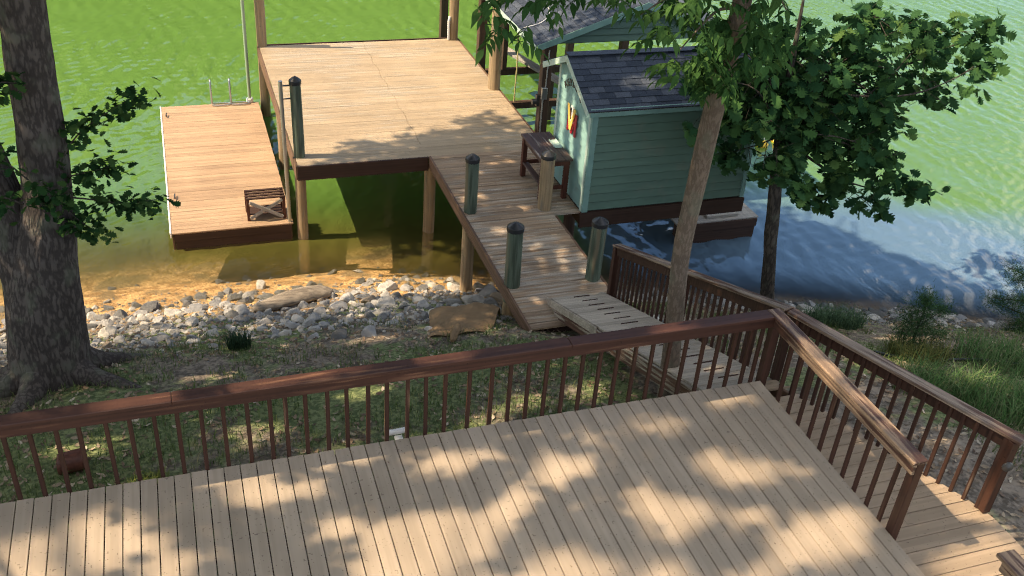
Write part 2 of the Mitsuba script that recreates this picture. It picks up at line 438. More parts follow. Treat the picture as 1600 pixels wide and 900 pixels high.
obj('water', sheet(axis(-8, 34, 0.075, 900), axis(11, 37, 0.075, 900), water_z), 'lake', smooth=True, kind='structure')

# ------------------------------------------------------------------ the wooded far side of the cove (seen only in the water)
def hill_z(X, Y):
    az = np.degrees(np.arctan2(X, Y))
    d = np.hypot(X, Y)
    rim = 62 + 40 * np.clip((az - 18) / 22, 0, 1) ** 2 * 4
    return np.where(az < 60, np.clip((d - rim) * .22, -1, 14), -1) - 4.5


obj('far_hill', sheet(np.linspace(-160, 170, 90), np.linspace(45, 200, 60), hill_z), 'earth', smooth=True, kind='structure')
fr = np.random.default_rng(50)
fx, fy = fr.uniform(-130, 150, 2600), fr.uniform(58, 190, 2600)
fz = hill_z(fx, fy)
ok = fz > -4.3
fx, fy, fz = fx[ok], fy[ok], fz[ok]
cm = trimesh.creation.icosphere(subdivisions=2)
cv = np.asarray(cm.vertices) * (1 + .5 * (meshkit.fbm(np.asarray(cm.vertices) * 2.2, 3, 1)[:, None] - .5)) * [1, 1, 1.5]
fs = fr.uniform(3.0, 5.0, len(fx))
v, f = scatter((cv, np.asarray(cm.faces)), np.array([rotz(a) for a in fr.uniform(0, 6.3, len(fx))]), np.stack([fx, fy, fz + fs * 2.4], 1), fs)
obj('far_woods', (v, f), 'litter', color=np.repeat(np.array([(.045, .085, .022), (.06, .105, .03), (.075, .12, .035)])[fr.integers(0, 3, len(fx))], len(cv), 0), smooth=True, kind='stuff', label='wooded far side of the cove', cat='woods')

# ------------------------------------------------------------------ main deck
deck = thing('main_deck', 'wide tan painted deck of long boards running towards the lake, dappled with shade', 'deck')
PIT = 0.146
DX1, DY1 = 5.70, 7.20
nb = 74
for i in range(nb):
    x1 = DX1 - i * PIT
    obj('board', abox(x1 - PIT + 0.009, x1, -1.2, DY1 + random.uniform(-.004, .004), -0.030, random.uniform(-.0012, .0012), 0.003), 'deck_paint', deck)
obj('rim_joist', abox(DX1 - nb * PIT, DX1 - 0.01, DY1 - 0.075, DY1 - 0.035, -0.30, -0.034), 'joist_wood', deck)
obj('rim_joist', abox(DX1 - 0.05, DX1 - 0.012, -1.2, DY1 - 0.08, -0.30, -0.034), 'joist_wood_long', deck)
obj('joist', join([abox(DX1 - nb * PIT, DX1 - 0.06, y - 0.02, y + 0.02, -0.27, -0.034) for y in np.arange(-1.0, 7.0, 0.406)]), 'joist_wood', deck, kind='stuff')
for x, y in ((-2.5, 6.9), (0.2, 6.9), (2.9, 6.9), (5.5, 6.9), (5.5, 3.5)):
    obj('post', abox(x - .07, x + .07, y - .07, y + .07, float(ground_z(x, y)) - 0.3, -0.275), 'post_dark', deck)
# screw heads, two per board and joist
hx = np.array([[math.cos(a), math.sin(a), 0] for a in np.arange(6) * math.pi / 3] + [[0, 0, 0.25]]) * 0.0042
hf = np.array([[k, (k + 1) % 6, 6] for k in range(6)])
sp = [(DX1 - i * PIT - o, y + random.uniform(-.012, .012), 0.0014) for i in range(56) for o in (0.028, 0.112) for y in np.arange(1.03, 7.0, 0.406)]
obj('screw_heads', scatter((hx, hf), np.repeat(np.eye(3)[None], len(sp), 0), np.array(sp), np.ones(len(sp))), 'screw_dark', deck, kind='stuff')

# front and right railing of the main deck
rail = thing('deck_railing', 'red brown stained railing along the lake edge of the tan deck, turning down its side', 'railing')
Zc = 0.92
bx = [-1.91, -1.71, -1.51, -1.31, -1.13, -0.91, -0.72, -0.52, -0.33, -0.13, 0.06, 0.27, 0.47, 0.61, 0.79, 0.99, 1.17, 1.37, 1.55, 1.75, 1.93, 2.12, 2.36, 2.59, 2.78, 2.97, 3.16, 3.35, 3.54,
      3.73, 3.92, 4.12, 4.31, 4.50, 4.69, 4.90, 5.08, 5.27, 5.46, 5.59]
bx = [-1.91 - 0.19 * k for k in range(10, 0, -1)] + bx
src = obj('baluster', abox(-.018, .018, -.018, .018, -0.20, Zc - 0.05), 'rail_stain_upright', rail)
del scene[src]; counts[f'{rail}__baluster'] = 0
for x in bx:
    a = random.uniform(-.01, .01)
    obj('baluster', xf(box(.037, .037, Zc + 0.14), rotz(random.uniform(-.08, .08)) @ np.array([[1, 0, a], [0, 1, a / 2], [0, 0, 1]]), (x, DY1 + 0.022, Zc / 2 - 0.12)), 'rail_stain_upright', rail)
for y in np.arange(6.86, 4.95, -0.199):
    obj('baluster', xf(box(.037, .037, Zc + 0.14), np.array([[1, 0, random.uniform(-.01, .01)], [0, 1, 0], [0, 0, 1]]), (DX1 + 0.022, y, Zc / 2 - 0.12)), 'rail_stain_upright', rail)
XC = DX1 - 0.015
caps_x = [(-3.9, -0.35), (-0.347, 3.35), (3.353, XC - 0.075)]
for a, b in caps_x:
    obj('cap_board', beam((a, DY1 - 0.02, Zc - 0.019), (b, DY1 - 0.02, Zc - 0.019), 0.15, 0.038, b=0.006), 'rail_stain', rail)
obj('cap_board', beam((XC, DY1 + 0.055, Zc - 0.0185), (XC + 0.01, 4.83, Zc - 0.0185), 0.15, 0.038, b=0.006), 'rail_stain_cross', rail, label='worn cap board with paler bare wood showing')
obj('top_rail', beam((-3.9, DY1 - 0.02, Zc - 0.11), (DX1 - 0.02, DY1 - 0.02, Zc - 0.11), 0.038, 0.14), 'rail_stain', rail)
obj('top_rail', beam((DX1 - 0.02, DY1 - 0.04, Zc - 0.11), (DX1 - 0.02, 4.86, Zc - 0.11), 0.038, 0.14), 'rail_stain_cross', rail)
for x, y, z0 in ((DX1 + 0.05, 4.91, -0.196), (DX1 + 0.05, DY1 + 0.05, -0.9)):
    obj('post', abox(x - .045, x + .045, y - .045, y + .045, z0, Zc - 0.04, 0.006), 'rail_stain_upright', rail)

# ------------------------------------------------------------------ lower deck beside it
low = thing('lower_deck', 'narrow lower landing of weathered tan boards beside the main deck, one step down', 'deck')
ZL = -0.20
E0, E1 = np.array([6.06, 7.40]), np.array([7.02, 5.02])


def low_edge(y):
    return float(np.interp(y, [5.02, 7.40], [7.02, 6.06])) if y > 5.02 else 7.02


y = 7.40
while y > -0.5:
    y0, y1 = y - PIT + 0.008, y
    q = np.array([[DX1 + 0.045, y0], [low_edge(y0), y0], [low_edge(y1), y1], [DX1 + 0.045, y1]])
    if y > 7.2:
        q[0, 0] = q[3, 0] = 5.13
        if y0 < DY1 + 0.06:
            q[0, 1] = q[1, 1] = y0 = DY1 + 0.06
    dz = random.uniform(-.002, .002)
    v = np.vstack([np.c_[q, np.full(4, ZL + dz)], np.c_[q, np.full(4, ZL - 0.03)]])
    f = np.array([[0, 1, 2], [0, 2, 3], [4, 6, 5], [4, 7, 6], [0, 4, 5], [0, 5, 1], [1, 5, 6], [1, 6, 2], [2, 6, 7], [2, 7, 3], [3, 7, 4], [3, 4, 0]])
    obj('board', (v, f), 'deck_paint_cross', low)
    y -= PIT
obj('rim_joist', beam((6.04, 7.38, ZL - 0.155), (6.98, 5.02, ZL - 0.155), 0.04, 0.24), 'joist_wood_long', low)
obj('rim_joist', beam((6.99, 5.0, ZL - 0.155), (6.99, -0.5, ZL - 0.155), 0.04, 0.24), 'joist_wood_long', low)
obj('joist', join([abox(DX1 + 0.05, 6.9 if yy < 5 else low_edge(yy) - .08, yy - .02, yy + .02, ZL - 0.25, ZL - 0.034) for yy in np.arange(0, 7.2, 0.5)]), 'joist_wood', low, kind='stuff')
for x, yy in ((6.85, 5.1), (6.1, 7.1), (6.85, 2.0)):
    obj('post', abox(x - .05, x + .05, yy - .05, yy + .05, float(ground_z(x, yy)) - .3, ZL - 0.28), 'post_dark', low)

# ------------------------------------------------------------------ ramp from the lower deck to the dock
ramp = thing('gangway_ramp', 'pale grey plank ramp with foot cleats sloping from the lower deck down to the dock', 'ramp')
RA, RB = np.array([0, 7.42, ZL - 0.005]), np.array([0, 11.95, ZD + 0.07])
RX0, RX1 = 5.15, 6.04
rd = (RB - RA) / np.linalg.norm(RB - RA)
rn = np.cross([1, 0, 0], rd)
RL = np.linalg.norm(RB - RA)
np_ = int(RL / PIT)
for i in range(np_):
    c = RA + rd * (i + 0.5) * PIT + np.array([(RX0 + RX1) / 2 + random.uniform(-.006, .006), 0, 0]) + rn * random.uniform(-.002, .002)
    obj('plank', xf(box(RX1 - RX0, PIT - 0.009, 0.034, 0.004), np.stack([[1, 0, 0], rd, rn], 1), c - rn * 0.017), 'ramp_wood', ramp)
for i in range(2, np_, 2):
    c = RA + rd * i * PIT + np.array([5.62 + 0.02 * ((i // 2) % 2), 0, 0]) + rn * 0.012
    obj('cleat', xf(box(0.26, 0.016, 0.014, 0.004), np.stack([[1, 0, 0], rd, rn], 1), c - rn * .006), 'joist_wood', ramp)
for x in (RX0 - 0.022, RX1 - 0.03):
    o = np.array([x, 0, 0])
    obj('stringer', beam(RA + o - rn * 0.145 + rd * .02, RB + o - rn * 0.145 - rd * 0.2, 0.04, 0.22, up=rn), 'stringer_wood', ramp)
obj('stringer_trim', beam(RA + np.array([RX0 - 0.045, 0, 0]) - rn * 0.05 + rd * 2.9, RB + np.array([RX0 - 0.045, 0, 0]) - rn * 0.05, 0.02, 0.12, up=rn), 'ramp_wood', ramp)

# outer railing: down the ramp, then round the lower deck
orail = thing('outer_railing', 'brown weathered railing that follows the ramp down and angles round the lower deck', 'railing')
Q0, Q1, Q2 = np.array([6.09, 11.80, -0.93]), np.array([6.05, 7.46, 0.74]), np.array([7.04, 5.00, 0.74])
for a, b in ((Q1 - [0, 0.03, 0], Q2), (Q1, Q0)):
    d = (b - a) / np.linalg.norm(b - a)
    s = np.cross(d, [0, 0, 1]); s /= np.linalg.norm(s)
    n = np.cross(s, d)
    obj('cap_board', beam(a - n * .019, b - n * .019, 0.14, 0.038, up=n, b=0.006), 'rail_weathered' if b is Q2 else 'rail_weathered_slope', orail)
    obj('top_rail', beam(a - n * 0.11, b - n * .11 - d * 0.05, 0.038, 0.14, up=n), 'rail_brown_upright', orail)
    L = np.linalg.norm((b - a)[:2])
    k = int(L / 0.135)
    for j in range(1, k):
        p = a + (b - a) * j / k
        off = s * 0.036
        obj('baluster', xf(box(.036, .036, 1.0), rotz(math.atan2(d[1], d[0])), p + off + [0, 0, -0.52]), 'rail_brown_upright', orail)
for p, z0 in ((Q0 + [0, -0.03, 0], ZD + 0.08), (Q1 + [0.03, -0.02, 0], -1.3), (Q2 + [-0.05, 0.06, 0], ZL + 0.003), ((Q0 + Q1) / 2, -1.7)):
    pk = obj('post', abox(p[0] - .045, p[0] + .045, p[1] - .045, p[1] + .045, z0, p[2] - 0.045, 0.006), 'rail_stain_upright', orail)
lightk = obj('post_lamp', xf(tube([(0, 0, 0), (0, -.012, 0), (0, -.03, 0), (0, -.045, 0)], [0.03, 0.055, 0.05, 0.02], 14), rotz(-.3), (6.985, 5.02, 0.42)), 'dark_metal', orail, smooth=40)

# beyond the gap the side railing goes on
er = thing('side_railing', 'red brown rail end in the near right corner, beyond a gap in the railing', 'railing')
obj('post', abox(DX1 + .005, DX1 + .095, 3.62, 3.71, ZL + 0.004, Zc - .04, 0.006), 'rail_stain_upright', er)
obj('cap_board', beam((XC, 3.80, Zc - .0185), (XC, 0.4, Zc - .0185), 0.17, 0.038, b=0.006), 'rail_stain_cross', er)
obj('top_rail', beam((DX1 - .02, 3.77, Zc - .11), (DX1 - .02, 0.4, Zc - .11), 0.038, 0.14), 'rail_stain_cross', er)
for y in np.arange(3.42, .5, -.199):
    obj('baluster', xf(box(.037, .037, Zc + .14), None, (DX1 + .022, y, Zc / 2 - .12)), 'rail_stain_upright', er)

# ------------------------------------------------------------------ dock walkway
walk = thing('dock_walkway', 'weathered plank pier leading from the shore past the green shed to the square dock', 'pier')
WX0, WX1, WX2 = 4.62, 6.22, 6.74
yy = 11.30
while yy < 17.40:
    x1 = WX1 if yy < 14.62 else WX2
    w = PIT - 0.010
    a = random.uniform(-.003, .003)
    obj('plank', xf(box(x1 - WX0 + random.uniform(-.01, .01), w, 0.036, 0.005), rotz(a) @ np.array([[1, 0, 0], [0, 1, 0], [random.uniform(-.004, .004), random.uniform(-.02, .02), 1]]), ((x1 + WX0) / 2, yy + w / 2, ZD - 0.018 + random.uniform(-.003, .003))), 'walk_wood', walk)
    yy += PIT
obj('edge_board', beam((WX0 - 0.022, 11.25, ZD - 0.10), (WX0 - 0.022, 17.40, ZD - 0.10), 0.04, 0.235), 'joist_wood_long', walk)
obj('edge_board', beam((WX1 + 0.022, 11.25, ZD - 0.12), (WX1 + 0.022, 14.60, ZD - 0.12), 0.04, 0.235), 'joist_wood_long', walk)
obj('joist', join([abox(WX0 + .01, WX1, y_ - .02, y_ + .02, ZD - .27, ZD - .04) for y_ in np.arange(11.5, 17.3, .6)]), 'joist_wood', walk, kind='stuff')


def piling(parent, x, y, top, r, mat, bottom=None, cap=True, lean=(0, 0)):
    zb = float(ground_z(x, y)) - 0.4 if bottom is None else bottom
    zz = np.linspace(zb, top, 14)
    ph = random.random() * 6
    if cap and mat == 'piling_green':
        obj('piling_foot', tube([(x, y, zb), (x, y, ZD - .30)], r * 1.02, 16), 'piling_tan', parent, smooth=50)
        zz = np.linspace(ZD - .31, top, 10)
    path = np.stack([x + lean[0] * (zz - top) + 0.01 * np.sin(zz * 1.3 + ph), y + lean[1] * (zz - top) + 0.01 * np.cos(zz + ph), zz], 1)
    k = obj('piling', tube(path, [r * (1 + 0.02 * math.sin(z * 2 + ph)) for z in zz], 18, disp=lambda a, l: 1 + 0.02 * np.sin(a * 3 + ph)), mat, parent, smooth=50)
    if cap:
        c = path[-1]
        obj('cap', tube([c + [0, 0, -.07], c + [0, 0, -.065], c + [0, 0, .0], c + [0, 0, .012], c + [0, 0, .055], c + [0, 0, .085]], [r + .004, r + .012, r + .012, r + .004, r * .55, 0.01], 18), 'cap_black', k, smooth=35)
    return k


piling(walk, 4.74, 15.05, ZD + 1.06, 0.115, 'piling_green')
piling(walk, 4.72, 12.55, ZD + 1.06, 0.125, 'piling_green')
piling(walk, 6.09, 12.45, ZD + 1.05, 0.125, 'piling_green')
piling(walk, 6.12, 14.93, ZD + 1.07, 0.125, 'piling_tan')
piling(walk, 6.02, 17.2, ZD - 0.28, 0.12, 'piling_tan', cap=False)

# ------------------------------------------------------------------ square dock
dock = thing('boat_dock', 'large square sun bleached plank dock on pilings over green water', 'dock')
BX0, BX1, BY0, BY1 = 2.02, 7.06, 17.42, 24.36
nby = int((BY1 - BY0) / PIT)
for i in range(nby):
    y0 = BY0 + i * PIT
    xs = [BX0, 4.57 + 0.02 * math.sin(i), BX1] if i > 3 else [BX0, BX1]
    for a, b in zip(xs[:-1], xs[1:]):
        obj('plank', abox(a + random.uniform(0, .006), b - 0.004, y0, y0 + PIT - 0.004, ZD - 0.036, ZD + random.uniform(-.002, .002), 0.003), 'dock_wood', dock)
obj('rim_joist', abox(BX0 - .02, WX0 - 0.05, BY0 - 0.045, BY0 - 0.004, ZD - 0.29, ZD + 0.002), 'joist_wood', dock)
obj('rim_joist', abox(BX0 - .045, BX0 - .005, BY0, BY1, ZD - 0.29, ZD - 0.006), 'joist_wood_long', dock)
obj('rim_joist', abox(BX1 + .005, BX1 + .045, BY0 + 0.05, BY1, ZD - 0.29, ZD - 0.006), 'joist_wood_long', dock)
obj('rim_joist', abox(BX0, BX1, BY1 + .005, BY1 + .045, ZD - 0.29, ZD - 0.006), 'joist_wood', dock)
obj('joist', join([abox(x - .02, x + .02, BY0 + .02, BY1 - .02, ZD - .29, ZD - .04) for x in np.arange(BX0 + .4, BX1, .5)]), 'joist_wood_long', dock, kind='stuff')
piling(dock, 2.10, 17.86, ZD + 1.55, 0.105, 'piling_green')
piling(dock, 2.09, 24.28, ZD + 1.9, 0.12, 'piling_tan')
piling(dock, 6.93, 24.22, ZD + 1.9, 0.12, 'piling_tan')
piling(dock, 6.98, 20.75, ZD + 2.6, 0.14, 'piling_tan', cap=False)
piling(dock, 4.66, 17.62, ZD - 0.30, 0.12, 'piling_tan', cap=False)
for x, y_ in ((2.14, 21.15), (4.6, 21.15), (4.6, 24.2)):
    piling(dock, x, y_, ZD - 0.30, 0.12, 'piling_tan', cap=False)
obj('downpipe', tube([(6.80, 24.15, ZD + .02), (6.79, 24.14, ZD + .5), (6.82, 24.16, ZD + .62)], 0.035, 10), 'white_plastic', dock, smooth=40)

# ------------------------------------------------------------------ floating dock
flo = thing('floating_dock', 'low floating dock of warm brown planks beside the square dock', 'dock')
FX0, FX1, FY0, FY1, ZF = -0.42, 1.91, 17.80, 24.35, -3.37
n_ = int((FY1 - FY0) / PIT)
for i in range(n_):
    y0 = FY0 + i * PIT
    obj('plank', abox(FX0, FX1 + random.uniform(-.004, .004), y0, y0 + PIT - .007, ZF - .034, ZF + random.uniform(-.002, .002), .004), 'float_wood', flo)
obj('edge_strip', abox(FX0 - .035, FX0 - .004, FY0, FY0 + n_ * PIT, ZF - .10, ZF + .012), 'white_plastic', flo)
obj('skirt', join([abox(FX0 + .03, FX1 - .03, FY0 + .02, FY0 + .06, ZF - .21, ZF - .036), abox(FX0 + .06, FX1 - .05, FY0 + .05, FY0 + .09, ZF - .50, ZF - .225)]), 'joist_wood', flo)
obj('skirt', join([abox(FX0 + .0, FX0 + .04, FY0 + .07, FY1 - .05, ZF - .45, ZF - .105), abox(FX1 - .06, FX1 - .02, FY0 + .09, FY1 - .05, ZF - .45, ZF - .036), abox(FX0 + .05, FX1 - .07, FY1 - .09, FY1 - .05, ZF - .45, ZF - .036)]), 'joist_wood_long', flo)
for x, y_ in ((FX0 + .12, 19.3), (FX0 + .1, 23.6)):
    obj('cleat', xf(join([tube([(-.09, 0, .05), (0, 0, .06), (.09, 0, .05)], .014, 8), tube([(-.03, 0, 0), (-.03, 0, .055)], .012, 8), tube([(.03, 0, 0), (.03, 0, .055)], .012, 8)]), rotz(1.5), (x, y_, ZF)), 'dark_metal', flo)
lad = thing('swim_ladder', 'small galvanised swim ladder with two upright handles at the far end of the floating dock', 'ladder')
for x in (0.78, 1.24):
    obj('handle', tube(bez([(x, 24.15, ZF + .03), (x, 24.17, ZF + .35), (x, 24.25, ZF + .60), (x, 24.40, ZF + .50), (x, 24.44, ZF), (x, 24.44, ZF - .9)], 24), .022, 10), 'galvanised', lad, smooth=60)
    obj('loop', tube(bez([(x, 24.08, ZF + .03), (x + .20, 24.04, ZF + .03), (x + .40, 24.07, ZF + .03), (x + .42, 24.16, ZF + .03), (x + .2, 24.2, ZF + .03), (x + .02, 24.2, ZF + .03)], 20), .016, 8), 'galvanised', lad, smooth=60)
for z in (-.3, -.6, -.85):
    obj('rung', tube([(0.78, 24.44, ZF + z), (1.24, 24.44, ZF + z)], .018, 8), 'galvanised', lad)
# poles that guide the floating dock
pole = thing('guide_pole', 'tall thin grey pole at the near corner of the floating dock, bracketed to a piling', 'pole')
obj('shaft', tube([(1.85, 17.86, ZF + .004), (1.82, 17.83, ZF + 2.98)], .038, 12), 'galvanised', pole, smooth=40)
for z in (2.62, 2.88):
    obj('bracket', beam((1.83, 17.84, ZF + z), (2.06, 17.86, ZF + z), .03, .02), 'dark_metal', pole)
pole2 = thing('guide_pole', 'tall thin pale green pole at the far corner of the floating dock', 'pole')
obj('shaft', tube([(1.70, 24.24, ZW - 1.2), (1.70, 24.24, ZF + 4.6)], .042, 12), 'pole_green', pole2, smooth=40)
obj('collar', tube([(1.70, 24.24, ZF), (1.70, 24.24, ZF + .10)], .085, 14), 'white_plastic', pole2, smooth=40)
# X-braced box on the float
bxk = thing('step_box', 'low dark timber box with an X braced open front on the floating dock', 'box')
X0, X1, Y0, Y1, H = 1.04, 1.80, 18.02, 18.46, .50
for x in (X0 + .03, X1 - .03):
    for y_ in (Y0 + .03, Y1 - .03):
        obj('leg', abox(x - .03, x + .03, y_ - .03, y_ + .03, ZF + .003, ZF + H - .03), 'bench_leg_wood', bxk)
for k in range(4):
    obj('slat', abox(X0, X1, Y0 + k * .115, Y0 + k * .115 + .06, ZF + H - .028, ZF + H), 'joist_wood', bxk)
for a, b, o in (((X0 + .06, ZF + .06), (X1 - .06, ZF + H - .07), -.004), ((X0 + .06, ZF + H - .07), (X1 - .06, ZF + .06), -.032)):
    obj('brace', beam((a[0], Y0 + o, a[1]), (b[0], Y0 + o, b[1]), .026, .065), 'plank_grey', bxk)
obj('side_panel', abox(X1 - .02, X1 - .004, Y0 + .06, Y1 - .06, ZF + .06, ZF + H - .04), 'joist_wood', bxk)
obj('shelf', abox(X0 + .06, X1 - .06, Y0 + .03, Y1 - .07, ZF + .12, ZF + .14), 'joist_wood', bxk)

# ------------------------------------------------------------------ green shed
shed = thing('dock_shed', 'small green lap sided shed with grey shingle roof standing over the water', 'shed')
SX0, SX1, SY0, SY1 = 6.74, 10.10, 14.63, 16.28
EZ, RY, RZ, EYF, EYB, EBZ = 0.02, 15.66, 0.66, 14.48, 16.80, 0.13
obj('wall', abox(SX0 + .02, SX1 - .02, SY0 + .02, SY1 - .02, ZD + 0.004, EZ - .02), 'siding_green', shed)
gab = [(SY0 + .02, EZ - .02), (RY, RZ - 0.09), (SY1 - .02, 0.36), (SY1 - .02, EZ - .02)]
gm = trimesh.creation.extrude_polygon(__import__('shapely').Polygon(gab), SX1 - SX0 - .04, engine='earcut')
gv = np.asarray(gm.vertices)
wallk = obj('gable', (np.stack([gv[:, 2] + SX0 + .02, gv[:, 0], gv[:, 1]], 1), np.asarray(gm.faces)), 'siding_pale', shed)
SP = 0.1645


def lap(p0, p1, out, h=SP, th=0.018):
    """one lap-siding plank: tilted so that its lower edge stands proud"""
    p0, p1, o = np.array(p0, float), np.array(p1, float), np.array(out, float)
    u = np.array([0, 0, 1.0])
    pr = [(0.002, h + .012), (.007, h + .012), (th + .026, .030), (0.004, 0)]
    v = np.array([p + o * a + u * b for p in (p0, p1) for a, b in pr])
    f = [[0, 1, 5], [0, 5, 4], [1, 2, 6], [1, 6, 5], [2, 3, 7], [2, 7, 6], [3, 0, 4], [3, 4, 7], [0, 2, 1], [0, 3, 2], [4, 5, 6], [4, 6, 7]]
    return v, np.array(f)


for k in range(12):
    z = ZD + .01 + k * SP
    obj('siding_plank', lap((SX0 + .05, SY0 + .02, z), (SX1 - .05, SY0 + .02, z), (0, -1, 0)), 'siding_green', shed)
for k in range(16):
    z = ZD + .01 + k * SP
    y0, y1 = SY0 + .05, SY1 - .01
    zt = z + .10
    if zt > EZ:
        y0 = max(y0, SY0 + (zt - EZ) * (RY - EYF) / (RZ - .06 - EZ))
        y1 = min(y1, RY + max(0, (RZ - 0.10 - zt)) * (EYB - RY) / (RZ - EBZ))
    if y1 - y0 > .12 and zt < RZ - .12:
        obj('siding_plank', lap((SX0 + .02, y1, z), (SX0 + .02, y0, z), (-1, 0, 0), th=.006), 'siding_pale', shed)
for x, y_, t in ((SX0 - .002, SY0 - .030, .11), (SX1 - .09, SY0 - .030, .09)):
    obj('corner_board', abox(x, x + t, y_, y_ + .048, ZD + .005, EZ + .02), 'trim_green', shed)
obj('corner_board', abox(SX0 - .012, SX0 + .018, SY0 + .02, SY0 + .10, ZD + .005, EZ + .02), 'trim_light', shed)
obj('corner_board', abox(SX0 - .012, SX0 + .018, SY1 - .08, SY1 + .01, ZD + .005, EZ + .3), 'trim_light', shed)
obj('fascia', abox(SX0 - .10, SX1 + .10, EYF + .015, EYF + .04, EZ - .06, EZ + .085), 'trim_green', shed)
RX_0, RX_1 = SX0 - .14, SX1 + .14
for (ya, za), (yb, zb) in (((EYF, EZ + .05), (RY, RZ)), ((EYB, EBZ), (RY, RZ))):
    sl = np.array([0, yb - ya, zb - za]); L = np.linalg.norm(sl); sl /= L
    n = np.array([0, -sl[2], sl[1]]) * (1 if yb > ya else -1)
    c = np.array([0, ya, za])
    rk = obj('roof', beam(c + [RX_0, 0, 0] + sl * L / 2 - n * .02, c + [RX_1, 0, 0] + sl * L / 2 - n * .02, L, .025, up=n), 'joist_wood', shed)
    for xx in (RX_0 - .011, RX_1 + .011):
        obj('rake_board', beam(c + [xx, 0, 0] - n * .055, c + [xx, 0, 0] + sl * L - n * .055, .022, .11, up=n), 'trim_light', shed)
    for r_ in range(int(L / .14) + 1):
        x = RX_0 - .015 - (.15 if r_ % 2 else 0)
        while x < RX_1:
            w = .30
            a, b = max(x, RX_0 - .015) + .003, min(x + w, RX_1 + .015) - .003
            if b - a > .03:
                th = random.uniform(.010, .016)
                u0, u1 = r_ * .14 - .012, min(r_ * .14 + .16, L + .01)
                q = [c + sl * u0 + n * (.006 + th), c + sl * u1 + n * .004, c + sl * u1 - n * .006, c + sl * u0 + n * .002]
                v = np.array([p + [xx, 0, 0] for xx in (a, b) for p in q])
                f = np.array([[0, 5, 1], [0, 4, 5], [0, 3, 7], [0, 7, 4], [1, 5, 6], [1, 6, 2], [0, 1, 2], [0, 2, 3], [4, 6, 5], [4, 7, 6]])
                obj('shingle', (v, f), f'shingle_{random.choice((0, 0, 1, 1, 2))}', rk)
            x += w
obj('ridge_cap', beam((RX_0 - .01, RY, RZ + .022), (RX_1, RY, RZ + .022), .2, .012), 'shingle_0', shed)
obj('floor_beam', abox(SX0 - .03, SX1 + .02, SY0 - .045, SY0 + .005, ZD - .30, ZD - .003), 'joist_wood', shed)
obj('floor_beam', abox(SX0, SX1, SY0 + .01, SY1 + 1.2, ZD - .28, ZD), 'joist_wood', shed)
for x, y_ in ((7.4, 16.6), (9.9, 16.4)):
    obj('post', tube([(x, y_, -6.0), (x, y_, ZD - .28)], .12, 14), 'post_dark', shed, smooth=50)
# lettering and emblem on the gable
Rw = np.stack([[0, -1, 0], [0, 0, 1], [-1, 0, 0]], 1)          # text x -> -y, text y -> z, out -> -x
XW = SX0 - .018
word = 'KEYDETS'
for i, ch in enumerate(word):
    a = math.radians((i - 3) * 13.5)
    m = meshkit.text_mesh(ch, .12, .012, bold=True)
    v = np.asarray(m.vertices) - [(np.asarray(m.vertices)[:, 0].max()) / 2, 0, 0]
    v = v @ rotz(-a).T + [math.sin(a) * .52, math.cos(a) * .50 - .50, 0]
    obj('letter', (v @ Rw.T + [XW - .008, 15.50, 0.115], np.asarray(m.faces)), 'letter_dark', shed)
for ch, h, m_, dx, dz, dd, b in (('M', .40, 'emblem_red', 0, -.08, 0, True), ('I', .30, 'white_plastic', .03, .08, .012, False), ('V', .42, 'emblem_yellow', 0, 0, .022, True)):
    m = meshkit.text_mesh(ch, h, .014, bold=b)
    v = np.asarray(m.vertices); v = v - [v[:, 0].max() / 2, h / 2, 0]
    obj('emblem_letter', (v @ Rw.T + [XW - .008 - dd, 15.44 - dx, -.44 + dz], np.asarray(m.faces)), m_, shed)

# workbench before the gable
ben = thing('work_bench', 'dark brown timber workbench standing against the sunlit gable of the shed', 'bench')
for i in range(4):
    x = 6.10 + i * .148
    obj('plank', abox(x, x + .142, 15.12, 16.38, ZD + .80, ZD + .84, .006), 'bench_wood', ben)
for x in (6.16, 6.62):
    for y_ in (15.24, 16.27):
        obj('leg', abox(x - .045, x + .045, y_ - .045, y_ + .045, ZD + .003, ZD + .796), 'bench_leg_wood', ben)
    obj('rail', abox(x - .019, x + .019, 15.29, 16.22, ZD + .70, ZD + .795), 'bench_wood', ben)
for y_ in (15.185, 16.325):
    obj('rail', abox(6.12, 6.66, y_ - .019, y_ + .0, ZD + .70, ZD + .795), 'bench_leg_wood', ben)
    obj('rail', abox(6.21, 6.57, y_ + .03, y_ + .06, ZD + .20, ZD + .28), 'bench_leg_wood', ben)
obj('shelf', abox(6.12, 6.24, 15.29, 16.22, ZD + .285, ZD + .31), 'bench_wood', ben)
tr = thing('fish_tray', 'small pale tray lying at the back of the dark workbench', 'tray')
obj('tray', join([abox(6.52, 6.66, 15.62, 15.98, ZD + .842, ZD + .850), abox(6.52, 6.53, 15.62, 15.98, ZD + .851, ZD + .875), abox(6.65, 6.66, 15.62, 15.98, ZD + .851, ZD + .875)]), 'trim_light', tr)

# small float at the right end of the shed
sf = thing('small_float', 'low grey timber float beside the right end of the green shed', 'dock')
for k in range(13):
    y0 = 16.0 + k * PIT
    obj('plank', abox(9.6, 11.55, y0, y0 + PIT - .007, -3.30, -3.265, .004), 'plank_grey', sf)
obj('skirt', join([abox(9.6, 11.52, 15.97, 16.01, -3.48, -3.302), abox(9.65, 11.48, 16.0, 16.04, -3.9, -3.50), abox(11.48, 11.52, 16.02, 17.9, -3.9, -3.302)]), 'joist_wood', sf)
obj('hatch', abox(10.35, 11.1, 16.10, 16.75, -3.262, -3.20, .006), 'plank_grey', sf)

